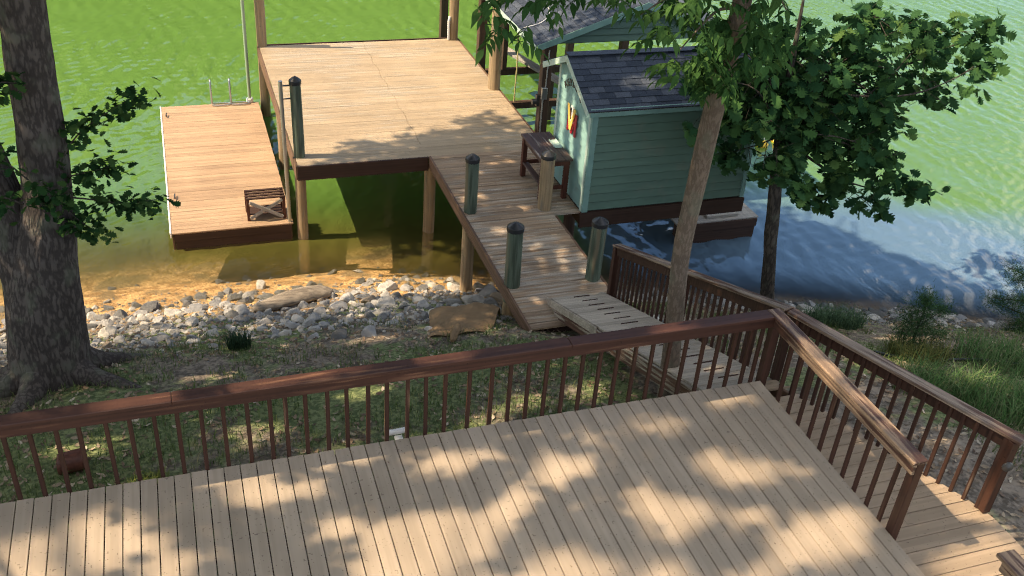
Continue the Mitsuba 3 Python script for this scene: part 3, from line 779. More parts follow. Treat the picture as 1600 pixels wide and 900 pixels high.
# ------------------------------------------------------------------ boathouse behind
bh = thing('boathouse', 'open sided boathouse with a grey shingle roof and dark green gable behind the shed', 'boathouse')
HX0, HXR, HX1, HY0, HY1, HZ, HZR = 6.92, 9.25, 11.58, 18.05, 27.0, 0.0, 0.80
pg = np.array([[HX0 + .12, HZ - .04], [HX1 - .12, HZ - .04], [HXR, HZR - .06]])
v = np.array([[x, y_, z] for y_ in (HY0 + .15, HY0 + .19) for x, z in pg])
obj('gable', (v, np.array([[0, 1, 2], [3, 5, 4], [0, 3, 4], [0, 4, 1], [1, 4, 5], [1, 5, 2], [2, 5, 3], [2, 3, 0]])), 'boathouse_green', bh)
for k in range(6):
    z = HZ - .04 + k * .135
    hw = (HX1 - HX0 - .24) / 2 * (1 - (z + .12 - HZ) / (HZR - HZ))
    if hw > .15:
        obj('siding_plank', lap((HXR - hw, HY0 + .15, z), (HXR + hw, HY0 + .15, z), (0, -1, 0), .135), 'boathouse_green', bh)
for sx, xe in ((1, HX0), (-1, HX1)):
    sl = np.array([HXR - xe, 0, HZR - HZ]); L = np.linalg.norm(sl); sl /= L
    n = np.array([-sl[2], 0, sl[0]]) * sx
    c = np.array([xe, 0, HZ])
    rk = obj('roof', beam(c + [0, HY0, 0] + sl * L / 2 - n * .02, c + [0, HY1, 0] + sl * L / 2 - n * .02, L, .025, up=n), 'joist_wood_long', bh)
    obj('rake_board', beam(c + [0, HY0 - .012, 0] - n * .06, c + [0, HY0 - .012, 0] + sl * L - n * .06, .024, .13, up=n), 'trim_green', bh)
    obj('eave_board', beam(c + [-.012 * sx, HY0, -.065], c + [-.012 * sx, HY1, -.065], .024, .12), 'trim_light', bh)
    tabs = [[], [], []]
    for r_ in range(int(L / .14) + 1):
        y_ = HY0 - .02 - (.15 if r_ % 2 else 0)
        while y_ < HY1:
            a, b = max(y_, HY0 - .02) + .003, y_ + .297
            th = random.uniform(.010, .017)
            u0, u1 = r_ * .14 - .012, min(r_ * .14 + .16, L + .01)
            q = [c + sl * u0 + n * (.006 + th), c + sl * u1 + n * .004, c + sl * u1 - n * .006, c + sl * u0 + n * .002]
            v = np.array([p + [0, yy_, 0] for yy_ in (a, b) for p in q])
            f = np.array([[0, 1, 5], [0, 5, 4], [0, 7, 3], [0, 4, 7], [1, 6, 5], [1, 2, 6], [0, 2, 1], [0, 3, 2], [4, 5, 6], [4, 6, 7]])
            tabs[random.choice((0, 0, 1, 1, 2))].append((v, f if sx > 0 else f[:, ::-1]))
            y_ += .30
    for k in range(3):
        obj('shingles', join(tabs[k]), f'shingle_{k}', rk, kind='stuff')
    if sx > 0:
        pts = [c + sl * u + n * .03 + [0, y_, 0] for u, y_ in ((.05, 19.0), (.45, 18.95), (.75, 19.3), (.80, 19.8), (.74, 20.6), (.66, 21.6), (.55, 23.2))]
        obj('cable', tube(bez(pts, 40), .009, 6), 'white_plastic', rk, smooth=60)
for x, y_ in ((7.30, 18.42), (11.2, 18.42), (7.30, 22.9), (11.2, 22.9), (9.2, 22.9), (7.3, 26.5), (11.2, 26.5)):
    pk = obj('post', abox(x - .10, x + .10, y_ - .10, y_ + .10, -6.2, HZ - .14, .008), 'post_dark', bh)
    if (x, y_) == (7.30, 18.42):
        obj('conduit', tube([(x - .06, y_ - .12, -2.2), (x - .06, y_ - .12, -1.25)], .018, 8), 'galvanised', pk, smooth=40)
        obj('conduit', tube([(x - .02, y_ - .12, -1.0), (x + .0, y_ - .12, -.2)], .014, 8), 'galvanised', pk, smooth=40)
        obj('switch_box', abox(x - .10, x + .02, y_ - .17, y_ - .102, -1.25, -1.0), 'galvanised', pk)
        obj('winch', join([tube([(x - .25, y_, -1.35), (x - .10, y_, -1.35)], .06, 12), abox(x - .16, x - .102, y_ - .05, y_ + .05, -1.45, -1.2)]), 'dark_metal', pk)
for x in (7.30, 11.2):
    obj('header', abox(x - .07, x + .07, 18.3, 26.9, HZ - .135, HZ + .04), 'joist_wood_long', bh)
lift = thing('boat_lift', 'dark steel boat lift beams hung between the dock and the boathouse posts', 'boat lift')
for y_ in (21.1, 23.3):
    obj('cross_beam', abox(7.13, 11.0, y_ - .07, y_ + .07, -2.62, -2.46), 'post_dark', lift)
obj('upright', abox(8.0, 8.12, 23.23, 23.37, -2.455, -1.2), 'post_dark', lift)
obj('bunk', beam((8.35, 24.9, -2.36), (9.35, 21.0, -2.36), .26, .06), 'plank_grey', lift)
for x, y_, w_ in ((7.48, 23.2, 'farther one near the far dock piling'), (7.62, 21.1, 'nearer one before the boathouse eave')):
    rp = thing('hanging_rope', f'thin tan rope hanging to a lift beam, {w_}', 'rope')
    obj('rope', tube(bez([(x, y_, -2.46), (x + .01, y_, -1.5), (x - .01, y_, -.8), (x, y_, -.13)], 12), .018, 6), 'rope_tan', rp)

# yellow floats behind the oak
for (x, y_), w_ in zip(((14.25, 20.3), (14.80, 20.45)), ('left one of two behind the oak trunk', 'right one of two behind the oak trunk')):
    fk = thing('mooring_float', f'small yellow float on the lake, {w_}', 'buoy')
    obj('body', tube([(x, y_, ZW - .12), (x, y_, ZW - .08), (x, y_, ZW + .06), (x, y_, ZW + .14), (x, y_, ZW + .18)], [.02, .13, .17, .11, .03], 14), 'yellow_plastic', fk, smooth=40)
    obj('collar', tube([(x, y_, ZW + .165), (x, y_, ZW + .26)], [.05, .045], 12), 'white_plastic', fk, smooth=40)
#@@TREES
# ------------------------------------------------------------------ stones along the shore
def stone_mesh(seed, sub=2):
    r = np.random.default_rng(seed)
    m = trimesh.creation.icosphere(subdivisions=sub)
    v = np.asarray(m.vertices).copy()
    for _ in range(9):                                              # broken faces
        n = r.normal(size=3); n /= np.linalg.norm(n)
        d = v @ n - (0.36 + 0.34 * r.random())
        v -= np.maximum(d, 0)[:, None] * n * 0.95
    v *= 1 + 0.14 * (meshkit.fbm(v * 2.3 + seed, 3, seed)[:, None] - 0.5)
    v *= [1.0, 0.55 + 0.3 * r.random(), 0.40 + 0.25 * r.random()]
    return v - [0, 0, v[:, 2].mean()], np.asarray(m.faces)


NV = 9
stones = [stone_mesh(100 + k) for k in range(NV)]
stone_keys = [mikit.ply(s, 'stone_0', smooth=18) for s in stones]
rr = np.random.default_rng(77)
placed = []
for _ in range(11000):
    x = rr.uniform(-5.5, 19)
    if x < 7:
        t = rr.uniform(-0.7, 3.3) if rr.random() < .85 else rr.uniform(-2.4, 3.9)
        t = t if x > -2.2 else t * 0.9 - .2
    else:
        t = rr.uniform(-0.35, 1.3)
    y_ = float(shore_y(x)) - t
    s = 0.055 + 0.21 * rr.random() ** 2.3
    if t > 1.9:
        s *= 0.75
    if t < 0:
        s *= 0.8
        if rr.random() < .5:
            continue
    if x < 0.6 and t < .7 and rr.random() < .55:
        continue
    if any((x - a) ** 2 + (y_ - b) ** 2 < ((s + c) * .55) ** 2 for a, b, c in placed):
        continue
    if (x + 1.95) ** 2 + (y_ - 11.7) ** 2 < .7:
        continue
    placed.append((x, y_, s))
# some bigger ones that stand out
for x, y_, s in ((3.35, 15.35, .30), (-1.0, 15.35, .17), (-0.3, 16.2, .17), (0.75, 15.75, .20), (1.0, 15.6, .15), (-1.55, 14.85, .2), (-2.9, 14.9, .24), (-2.75, 14.3, .25), (4.95, 14.55, .30), (5.1, 14.1, .22), (11.0, 12.95, .30), (10.7, 12.75, .25)):
    placed = [p for p in placed if (x - p[0]) ** 2 + (y_ - p[1]) ** 2 > ((s + p[2]) * .6) ** 2]
    placed.append((x, y_, s))


def in_view(x, y_, z):
    d = np.array([x, y_, z]) - EYE
    c = d @ fwd
    a, b = d @ rgt / c, d @ dwn / c
    return c > 0 and abs(a) < .6 and abs(b) < .35


order = sorted(range(len(placed)), key=lambda i: -placed[i][2] - (9 if in_view(placed[i][0], placed[i][1], -3.4) else 0))
rest = [[] for _ in range(5)]
for n, i in enumerate(order):
    x, y_, s = placed[i]
    z = float(ground_z(x, y_)) + s * .12
    k = rr.integers(NV)
    tone = int(rr.choice([0, 1, 2, 3, 4], p=[.34, .24, .22, .12, .08]))
    if z < ZW + .02 and rr.random() < .6:
        tone = 3
    a = rr.uniform(0, 360); tx = rr.uniform(-22, 22)
    if n < 290:
        kk = key_for('shore_stone')
        scene[kk] = {**stone_keys[k], 'bsdf': {'type': 'ref', 'id': f'stone_{tone}'}, 'to_world': T().translate([x, y_, z]).rotate([0, 0, 1], a).rotate([1, 0, 0], tx).scale(s)}
        zone = ('at the foot of the big oak' if x < -1.5 else 'left of the driftwood log' if x < .7 else 'round and beyond the driftwood log' if x < 2.6 else 'between the log and the brown burlap' if x < 3.7
                else 'beside the pier and the burlap' if x < 5.2 else 'under the pier and the ramp' if x < 7 else 'behind the outer railing' if x < 10 else 'on the far right bank')
        nm_ = ('pale grey', 'mid grey', 'creamy white', 'dark grey', 'buff brown')[tone]
        z_ = ', half under water' if z < ZW + .02 else ' in the shallows' if 0 else ''
        big = 'large ' if s > .16 else ''
        tag(kk, f'{big}{nm_} broken stone {zone}{z_}', 'rock', f'{big}{nm_} stones {zone}{z_}')
    else:
        v, f = stones[k]
        M3 = rotz(math.radians(a))
        rest[tone].append((v @ M3.T * s + [x, y_, z], f))
for k in range(5):
    if rest[k]:
        kk = obj('small_stones' if k == 0 else f'small_stones__{k:03d}', join(rest[k]), f'stone_{k}', smooth=28)
        counts[kk] = 1
tag('small_stones', 'smaller broken stones filling the gaps of the shore bank', 'rock', kind='stuff')
# gravel
gn = 9000
gx = rr.uniform(-5, 18, gn); gt = np.where(gx < 7, rr.normal(1.2, 1.1, gn), rr.normal(.7, .6, gn)); gy = shore_y(gx) - gt
base = stone_mesh(5, 0)
v, f = scatter(base, randrot(rr, gn), np.stack([gx, gy, ground_z(gx, gy) + .006], 1), rr.uniform(.012, .045, gn))
obj('gravel', (v, f), 'stone_1', kind='stuff', label='loose gravel and stone chips between the shore stones', cat='gravel')

# ------------------------------------------------------------------ grass, litter
def blades(pos, h, r, lean=.5, w=.006):
    """curved blades of two triangles pairs"""
    n = len(pos)
    a = r.uniform(0, 2 * np.pi, n); l = h * lean * r.uniform(.2, 1.2, n)
    d = np.stack([np.cos(a), np.sin(a), a * 0], 1); s = np.stack([-np.sin(a), np.cos(a), a * 0], 1) * (w * (.7 + .6 * r.random(n)))[:, None]
    up = np.array([0, 0, 1.0])
    m = pos + d * (l * .3)[:, None] + up * (h * .6)[:, None]
    t = pos + d * l[:, None] + up * (h * (1 - .25 * (l / h)))[:, None]
    v = np.stack([pos - s, pos + s, m - s * .7, m + s * .7, t], 1)
    f = np.array([[0, 1, 3], [0, 3, 2], [2, 3, 4]])
    return v.reshape(-1, 3), (f[None] + (np.arange(n) * 5)[:, None, None]).reshape(-1, 3)


def tone_rows(r, n, k, cols, p=None, jit=.25):
    c = np.array(cols)[r.choice(len(cols), n, p=p)] * (1 + jit * (r.random((n, 1)) - .5) * 2)
    return np.repeat(c, k, 0)


gr = np.random.default_rng(8)
n = 90000
x = gr.uniform(-7, 15, n); y_ = gr.uniform(3.5, 15.2, n)
P = np.stack([x, y_, x * 0], 1)
dens = meshkit.fbm(P * .8, 4, 31) * .7 + meshkit.fbm(P * 4, 2, 32) * .3 - np.where(x > 7, .05, 0) - .3 * ((x > 5.4) & (x < 8.6) & (y_ < 9.5))
ty = shore_y(x) - y_
keep = (dens > .47) & (ty > np.where(x < 7, 2.6, 1.0) + .8 * meshkit.noise(P * 1.5, 5)) & ~((x < DX1) & (y_ < 7.0)) & ~((x > 5) & (x < 6.2) & (y_ < 12)) & ~((x > 5.6) & (x < 7.1) & (y_ < 7.4))
x, y_ = x[keep], y_[keep]
pos = np.stack([x, y_, ground_z(x, y_) - .005], 1)
h = gr.uniform(.05, .15, len(pos)) * np.where(x > 7, 1.15, 1.0)
v, f = blades(pos, h, gr, .8, .005)
obj('grass', (v, f), 'blade', color=tone_rows(gr, len(pos), 5, [(.085, .135, .045), (.12, .175, .06), (.17, .20, .085), (.24, .22, .12)], [.35, .35, .2, .1]), smooth=True, kind='stuff', label='thin shaded grass on the bank below the deck', cat='grass')
# fallen leaves
n = 15000
x = gr.uniform(-6, 14, n); y_ = gr.uniform(4, 14.6, n)
P = np.stack([x, y_, x * 0], 1)
keep = (meshkit.fbm(P * .9, 3, 51) < .60) & (shore_y(x) - y_ > np.where(x < 7, 1.6, .7)) & ~((x < DX1) & (y_ < 7.1)) & ~((x > 5.6) & (x < 7.05) & (y_ < 7.45))
x, y_ = x[keep], y_[keep]
lv = np.array([[-1, 0, .25], [-.3, -.42, 0], [.5, -.35, .1], [1, 0, .3], [.5, .35, .1], [-.3, .42, 0]]); lf = np.array([[0, 1, 5], [1, 2, 4], [1, 4, 5], [2, 3, 4]])
k = len(x)
R3 = np.array([rotz(a) for a in gr.uniform(0, 6.28, k)]) @ np.array([[[1, 0, 0], [0, math.cos(b), -math.sin(b)], [0, math.sin(b), math.cos(b)]] for b in gr.normal(0, .35, k)])
v, f = scatter((lv, lf), R3, np.stack([x, y_, ground_z(x, y_) + .015], 1), gr.uniform(.022, .055, k))
obj('leaf_litter', (v, f), 'litter', color=tone_rows(gr, k, 6, [(.19, .14, .09), (.29, .23, .16), (.11, .075, .05), (.40, .35, .27)], [.35, .3, .25, .1]), kind='stuff', label='dry fallen leaves strewn over the bank', cat='leaves')
# a few leaves and twigs fallen on the boards
n = 70
x = gr.uniform(-1.5, 5.5, n); y_ = gr.uniform(3.6, 7.1, n)
R3 = np.array([rotz(a) for a in gr.uniform(0, 6.28, n)])
v, f = scatter((lv, lf), R3, np.stack([x, y_, x * 0 + .004], 1), gr.uniform(.005, .013, n))
obj('deck_debris', (v, f), 'litter', color=tone_rows(gr, n, 6, [(.16, .10, .05), (.08, .055, .035)]), kind='stuff', label='tiny leaf scraps scattered on the tan deck boards', cat='leaves')


def tuft(name, label, cx, cy, rad, n, hh, cols, group=None, w=.006):
    a = gr.uniform(0, 6.28, n); q = rad * np.sqrt(gr.random(n))
    x, y_ = cx + q * np.cos(a), cy + q * np.sin(a)
    pos = np.stack([x, y_, ground_z(x, y_) - .01], 1)
    v, f = blades(pos, hh * gr.uniform(.5, 1.1, n), gr, .75, w)
    k = thing(name, label, 'grass', group)
    obj('blades', (v, f), 'blade', k, color=tone_rows(gr, n, 5, cols), smooth=True, kind='stuff')


GC = [(.07, .15, .05), (.10, .20, .065), (.14, .22, .09), (.19, .23, .11)]
tuft('grass_clump', 'large bright green clump of tall grass just behind the outer railing at the right edge', 9.75, 7.4, .7, 1100, .5, GC)
tuft('grass_clump', 'tall grass clump beyond the outer railing, between the pine sapling and the large clump', 9.2, 8.05, .5, 700, .45, GC)
tuft('grass_clump', 'blue green grass clump on the bank near the waterline left of the pine sapling', 10.3, 11.5, .5, 900, .40, [(.07, .12, .07), (.09, .15, .085)])
tuft('grass_clump', 'yellowing grass clump round the foot of the pine sapling', 10.05, 9.3, .45, 700, .35, [(.17, .17, .06), (.12, .15, .05)])
tuft('grass_clump', 'short dark grass clump on the stony bank near the driftwood log', 0.43, 12.05, .16, 300, .35, [(.03, .06, .035), (.045, .08, .04)])
tuft('grass_clump', 'small sunlit yellow green grass clump on the lawn below the deck railing', -0.75, 8.35, .22, 400, .16, [(.19, .22, .06), (.14, .18, .05)])
tuft('grass_clump', 'green grass clump at the far right of the bank', 11.2, 8.8, .7, 800, .45, GC)

# ------------------------------------------------------------------ leaves
def oak_leaf():
    ts = np.array([0, .12, .25, .36, .48, .58, .70, .80, .90, 1.0])
    ws = np.array([.02, .11, .30, .16, .45, .21, .42, .20, .25, .01])
    sh = np.array([0, .02, .07, .0, .10, .0, .09, .0, .05, 0])
    mid = np.stack([ts * 0, ts, -.22 * ts ** 2], 1)
    L = np.stack([-ws, ts + sh, .22 * ws - .22 * ts ** 2 - .05 * ws], 1)
    R = np.stack([ws, ts + sh, .22 * ws - .22 * ts ** 2 - .05 * ws], 1)
    return _strip(mid, L, R)


def _strip(mid, L, R):
    n = len(mid)
    v = np.vstack([mid, L, R])
    f = []
    for i in range(n - 1):
        f += [[i, i + 1, n + i + 1], [i, n + i + 1, n + i], [i, 2 * n + i, 2 * n + i + 1], [i, 2 * n + i + 1, i + 1]]
    return v, np.array(f)


def lance_leaf(w=.2):
    ts = np.array([0, .18, .42, .7, 1.0]); ws = w * np.array([.05, .72, 1.0, .62, .01])
    mid = np.stack([ts * 0, ts, -.28 * ts ** 2], 1)
    return _strip(mid, np.stack([-ws, ts, .3 * ws - .28 * ts ** 2], 1), np.stack([ws, ts, .3 * ws - .28 * ts ** 2], 1))


def leaf_frames(r, n, down=.35, flat=.55):
    """leaf axes: pointing outwards and hanging, faces mostly upwards"""
    a = r.uniform(0, 2 * np.pi, n)
    y = np.stack([np.cos(a), np.sin(a), -down + r.normal(0, .35, n)], 1); y /= np.linalg.norm(y, axis=1, keepdims=True)
    up = np.array([0, 0, 1.0]) + r.normal(0, flat, (n, 3))
    x = np.cross(y, up); x /= np.linalg.norm(x, axis=1, keepdims=True)
    z = np.cross(x, y)
    return np.stack([x, y, z], 2)


LEAFC = [(.035, .085, .022), (.05, .11, .03), (.075, .15, .04), (.03, .07, .025), (.10, .19, .05)]


def leaf_mass(r, shape, pos, size, cols=LEAFC, p=None, **kw):
    n = len(pos)
    v, f = scatter(shape, leaf_frames(r, n, **kw), pos, size * (.65 + .6 * r.random(n)))
    return (v, f), tone_rows(r, n, len(shape[0]), cols, p)


OAKL, LANCE = oak_leaf(), lance_leaf()
DIAM = (np.array([[0, 0, 0], [-.36, .5, .06], [.36, .5, .06], [0, 1, -.1]]), np.array([[0, 2, 1], [1, 2, 3]]))


def crown(parent, r, centre, rad, nclump, per, clump_r, size, gap=None, name='crown'):
    c = r.normal(size=(nclump * 3, 3)); c /= np.linalg.norm(c, axis=1, keepdims=True)
    c = c * (r.random((len(c), 1)) ** .38)
    c = np.array(centre) + c * np.array(rad)
    c = c[:nclump]
    k = r.integers(0, nclump, nclump * per)
    o = r.normal(size=(len(k), 3)) * (clump_r * (.6 + .8 * r.random(nclump))[k])[:, None] * [.55, .55, .36]
    pos = c[k] + o
    if gap is not None:
        pos = pos[~gap(pos)]
    m, col = leaf_mass(r, DIAM, pos, size, flat=.7)
    obj(name, m, 'leaf', parent, color=col, smooth=True, kind='stuff')
    return c


def limbs(parent, r, start, ends, r0, mat, name='limb', n=9, seg=10):
    ms = []
    for e in ends:
        e = np.asarray(e, float); s = np.asarray(start, float)
        mid = (s + e) / 2 + r.normal(0, .08, 3) * np.linalg.norm(e - s) + [0, 0, .06 * np.linalg.norm(e - s)]
        ms.append(tube(bez([s, mid, e], seg), np.linspace(r0, r0 * .18, seg), n))
    obj(name, join(ms), mat, parent, smooth=60, kind='stuff')


def sun_xy(p, z):
    """where the sunbeam through p meets the level z"""
    s = np.array(SUN) / SUN[2]
    k = (p[:, 2] - z)
    return p[:, 0] - s[0] * k, p[:, 1] - s[1] * k


# openings in the crowns that let sun through (centre on the deck boards, radii, turn)
GAPS = [(-1.35, 6.4, .95, .42, .1), (-1.5, 5.7, .6, .5, .3), (1.6, 5.75, .72, .55, .5), (1.15, 5.1, .7, .5, .2), (2.45, 6.05, .38, .25, .6), (3.1, 6.35, .42, .26, .2), (3.75, 5.75, .33, .3, .3), (4.05, 5.45, .36, .25, .4),
        (4.72, 6.0, .46, .30, -.5), (5.2, 7.0, .34, .22, 0), (5.05, 4.95, .75, .36, .3), (2.75, 5.2, .40, .34, 0), (0.55, 6.75, .5, .24, 0), (0.3, 5.5, .36, .28, 0), (6.3, 4.4, .7, .45, 0), (2.1, 6.75, .5, .2, 0), (3.3, 4.95, .42, .32, 0), (4.6, 5.4, .3, .22, 0), (-.3, 5.3, .3, .25, 0), (.9, 6.15, .42, .2, .3), (-.45, 6.05, .36, .2, .2), (2.05, 5.1, .32, .26, .2), (3.5, 6.75, .3, .14, 0), (4.3, 6.75, .26, .16, 0), (5.3, 5.9, .24, .2, .4), (4.2, 4.7, .35, .2, 0)]


MORE_GAPS = [(-1.4, 9.4, -1.3, .5, .3), (.4, 9.2, -1.2, .4, .3), (1.8, 9.8, -1.4, .5, .25), (3.2, 10.2, -1.6, .4, .25), (.2, 11.0, -1.8, .5, .25), (2.4, 11.6, -2.1, .5, .2), (4.4, 9.0, -1.1, .35, .3), (-1.2, 7.9, -1.0, .4, .3), (3.6, 8.9, -1.2, .4, .25),
             (9.5, 9.0, -1.9, .6, .3), (11.0, 10.4, -2.5, .7, .3), (8.4, 7.0, -1.3, .4, .4), (10.2, 7.9, -1.6, .5, .3), (7.6, 5.2, -1.0, .4, .5), (2.6, 13.2, -2.8, .5, .2), (.8, 13.4, -2.8, .4, .2),
             (8.9, 13.0, .9, .9, .55), (10.4, 13.0, 1.2, .8, .5), (12.3, 13.1, 1.3, .9, .5), (11.8, 13.0, -.6, .6, .3), (.6, 7.25, .92, .6, .3), (-.6, 7.25, .92, .45, .26), (2.1, 7.25, .92, .4, .22), (5.7, 6.3, .92, .2, .4),
             (6.72, 14.85, -.8, .9, .24), (6.72, 15.45, -.6, .7, .22), (6.72, 15.95, -.5, .9, .22), (5.3, 16.5, -1.95, .4, .16), (5.0, 15.6, -1.95, .35, .22), (5.7, 15.0, -1.95, .35, .16), (5.2, 14.3, -1.95, .3, .15),
             (5.9, 16.9, -1.95, .4, .15), (5.6, 13.6, -1.95, .2, .1), (5.0, 12.0, -1.95, .25, .1), (-.8, 8.3, -1.1, .35, .25), (2.2, 8.2, -1.0, .5, .35), (3.0, 8.6, -1.1, .35, .3), (1.2, 8.5, -1.1, .35, .2), (3.9, 8.0, -1.0, .3, .3),
             (0.2, 8.0, -1.0, .3, .2), (1.0, 7.2, .92, .5, .1), (-.4, 7.2, .92, .3, .1), (5.6, 9.2, -.9, .3, .15), (5.7, 8.0, -.4, .3, .12), (5.7, 5.9, .9, .12, .35), (7.9, 15.0, .3, .6, .2), (8.8, 15.4, .55, .5, .15), (8.0, 19.5, .4, .8, .5), (7.3, 20.5, .1, .5, .8)]


def deck_gap(p):
    x, y_ = sun_xy(p, 0.0)
    w = .12 * (meshkit.noise(np.stack([x * 3, y_ * 3, x * 0], -1), 3) - .5)
    hit = np.zeros(len(p), bool)
    for cx, cy, a, b, t in GAPS:
        u = (x - cx) * math.cos(t) + (y_ - cy) * math.sin(t); q = -(x - cx) * math.sin(t) + (y_ - cy) * math.cos(t)
        hit |= (u / a) ** 2 + (q / b) ** 2 < 0.95 + w * 6
    for cx, cy, cz, a, b in MORE_GAPS:
        x, y_ = sun_xy(p, cz)
        w2 = 1 + .5 * (meshkit.fbm(np.stack([x * 4, y_ * 4, x * 0], -1), 2, 8) - .5)
        hit |= ((x - cx) / a) ** 2 + ((y_ - cy) / b) ** 2 < w2
    # beyond the waterline on the left the lake, the float and most of the dock lie open to the sun
    x, y_ = sun_xy(p, -3.4)
    edge = np.interp(x, [-9, -2, 1.5, 2.6, 3.3, 4.7, 6.2, 7.7, 9, 11.5, 13.0, 14.8, 16.5], [14.2, 14.5, 14.6, 16.0, 17.5, 18.1, 18.7, 19.1, 19.3, 18.6, 16.4, 13.2, 10.5])
    q = np.stack([x, y_, x * 0], -1)
    edge = edge + 1.3 * (meshkit.fbm(q * 1.4, 3, 17) - .5) + .7 * (meshkit.fbm(q * 4.5, 2, 18) - .5)
    hit |= (y_ > 14.75 + .5 * (meshkit.fbm(q * 2, 3, 19) - .5)) & (y_ < 16.7) & (x < 4.7)
    return hit | (y_ > edge)


tr_ = np.random.default_rng(21)


def trunk(parent, path, radii, mat, name='trunk', n=40, ridges=11, amp=.05, rows=60):
    P = bez(path, rows)
    R = np.interp(np.linspace(0, 1, rows), np.linspace(0, 1, len(radii)), radii)
    ph = tr_.random() * 6
    q = tr_.random(3) * 50

    def disp(a, l):
        c = np.stack([np.cos(a) * 2.2 + q[0], np.sin(a) * 2.2 + q[1], a * 0 + l * .8 + q[2]], -1)
        rid = np.abs(meshkit.fbm(c * [2.2, 2.2, 1.2], 3, 6) - .5) * 2
        return 1 + amp * (rid * 2 - .5) + .03 * np.sin(2 * a + l)
    return obj(name, tube(P, R, n, disp=disp), mat, parent, smooth=True)


# the big oak at the left
oak = thing('oak_tree', 'massive old oak with dark furrowed bark and a forked double trunk at the left edge', 'tree')
zb = float(ground_z(-1.98, 11.6))
trunk(oak, [(-1.99, 11.6, zb - .5), (-1.98, 11.6, zb), (-1.95, 11.6, zb + .45), (-1.89, 11.6, zb + 1.1), (-1.80, 11.6, -.25), (-1.65, 11.6, .45), (-1.60, 11.6, .8), (-1.54, 11.6, 1.6), (-1.51, 11.6, 2.35), (-1.47, 11.6, 3.1), (-1.35, 11.7, 6), (-1.6, 11.8, 9)],
      [.66, .52, .475, .44, .385, .305, .285, .265, .26, .25, .21, .10], 'bark_oak', n=56, rows=110)
trunk(oak, [(-2.0, 11.72, zb - .3), (-2.0, 11.72, zb + .6), (-1.98, 11.74, -.6), (-2.04, 11.75, .0), (-2.12, 11.75, .5), (-2.24, 11.78, 1.2), (-2.45, 11.85, 2.2), (-3.3, 12, 4), (-4.2, 12.2, 7.5)], [.45, .42, .36, .31, .28, .26, .24, .19, .1], 'bark_oak', n=44, rows=80)
rts = []
for a, L in ((-2.7, 1.2), (-1.9, .9), (-.6, 1.0), (.4, 1.0), (1.5, .8), (2.6, 1.0)):
    q = [(-1.98 + d_ * math.cos(a), 11.6 + d_ * math.sin(a)) for d_ in (.25, .6, .6 + L * .4, .6 + L)]
    rts.append(tube(bez([(x, y_, float(ground_z(x, y_)) + o) for (x, y_), o in zip(q, (.30, .07, .0, -.1))], 12), np.linspace(.22, .04, 12), 9))
obj('root', join(rts), 'bark_oak', oak, smooth=60, kind='stuff')
cl = np.vstack([crown(oak, tr_, (-2.6, 12.2, 9.6), (5.6, 6.6, 4.4), 170, 210, 1.0, .19, deck_gap), crown(oak, tr_, (-2.6, 17.6, 8.2), (3.6, 3.0, 2.2), 55, 210, .9, .19, deck_gap),
                crown(oak, tr_, (2.4, 14.8, 9.2), (5.0, 5.0, 2.8), 140, 210, 1.0, .19, deck_gap)])
limbs(oak, tr_, (-1.5, 11.7, 6.3), cl[::9], .13, 'bark_oak')


def spray(parent, r, path, nl, size, cols=LEAFC, p=None, shape=OAKL, spread=.16, twig=.012, mat='bark_young', leafname='leaf_spray'):
    P = bez(path, 14)
    obj('twig', tube(P, np.linspace(twig, twig * .3, 14), 6), mat, parent, smooth=60)
    t = np.sqrt(r.random(nl)) * 13
    i = np.minimum(t.astype(int), 12)
    pos = P[i] + (P[i + 1] - P[i]) * (t - i)[:, None] + r.normal(0, spread, (nl, 3)) * [1, 1, .6]
    m, c = leaf_mass(r, shape, pos, size, cols, p, flat=.5)
    obj(leafname, m, 'leaf', parent, color=c, smooth=True, kind='stuff')


DK = [(.02, .055, .02), (.03, .075, .025), (.05, .10, .03)]
for path, nl in (([(-1.52, 11.45, .95), (-1.2, 11.4, 1.5), (-.85, 11.4, 1.78), (-.42, 11.4, 2.02)], 75), ([(-1.50, 11.45, 1.0), (-1.1, 11.35, 1.12), (-.8, 11.3, 1.2)], 60), ([(-1.52, 11.45, .8), (-1.05, 11.35, .75), (-.75, 11.3, .70), (-.38, 11.3, .72)], 75),
                 ([(-1.52, 11.4, .8), (-1.3, 11.3, .55), (-1.12, 11.3, .36)], 55), ([(-1.55, 11.1, 2.3), (-1.75, 11.0, 2.38), (-2.0, 11.0, 2.25)], 45), ([(-1.7, 11.1, 1.2), (-1.9, 11.0, 1.5), (-2.15, 11.0, 1.6)], 26),
                 ([(-1.8, 11.1, .9), (-2.0, 11.0, 1.05), (-2.2, 11.0, .9)], 24), ([(-1.6, 11.05, .9), (-1.55, 11.0, 1.1), (-1.4, 11.0, .9)], 45)):
    spray(oak, tr_, path, int(nl * 1.9), .115, DK, spread=.11)

# other trees of the wood beside the house: they stand left of the view and shade deck and bank
for name, lab, (tx, ty_), c, rad, ncl, per in (('shade_tree', 'tall broadleaf tree left of the deck, casting the dappled shade on the boards', (-14.0, 5.4), (-13.6, 6.6, 19.5), (5.6, 5.0, 3.8), 170, 190),
                                               ('shade_tree', 'tall broadleaf tree on the bank left of the big oak, shading the lawn', (-9.0, 10.5), (-8.6, 10.4, 7.2), (4.8, 5.2, 3.6), 130, 200)):
    k = thing(name, lab, 'tree')
    z0 = float(ground_z(tx, ty_))
    trunk(k, [(tx, ty_, z0 - .4), (tx, ty_, z0 + 1), (tx + .2, ty_, z0 + 4), (tx + .5, ty_ + .2, c[2] + 1)], [.45, .34, .28, .12], 'bark_oak', n=24, rows=30)
    cc = crown(k, tr_, c, rad, ncl, per, 1.0, .19, deck_gap)
    limbs(k, tr_, (tx + .3, ty_ + .1, c[2] - 3.2), cc[::10], .10, 'bark_oak')

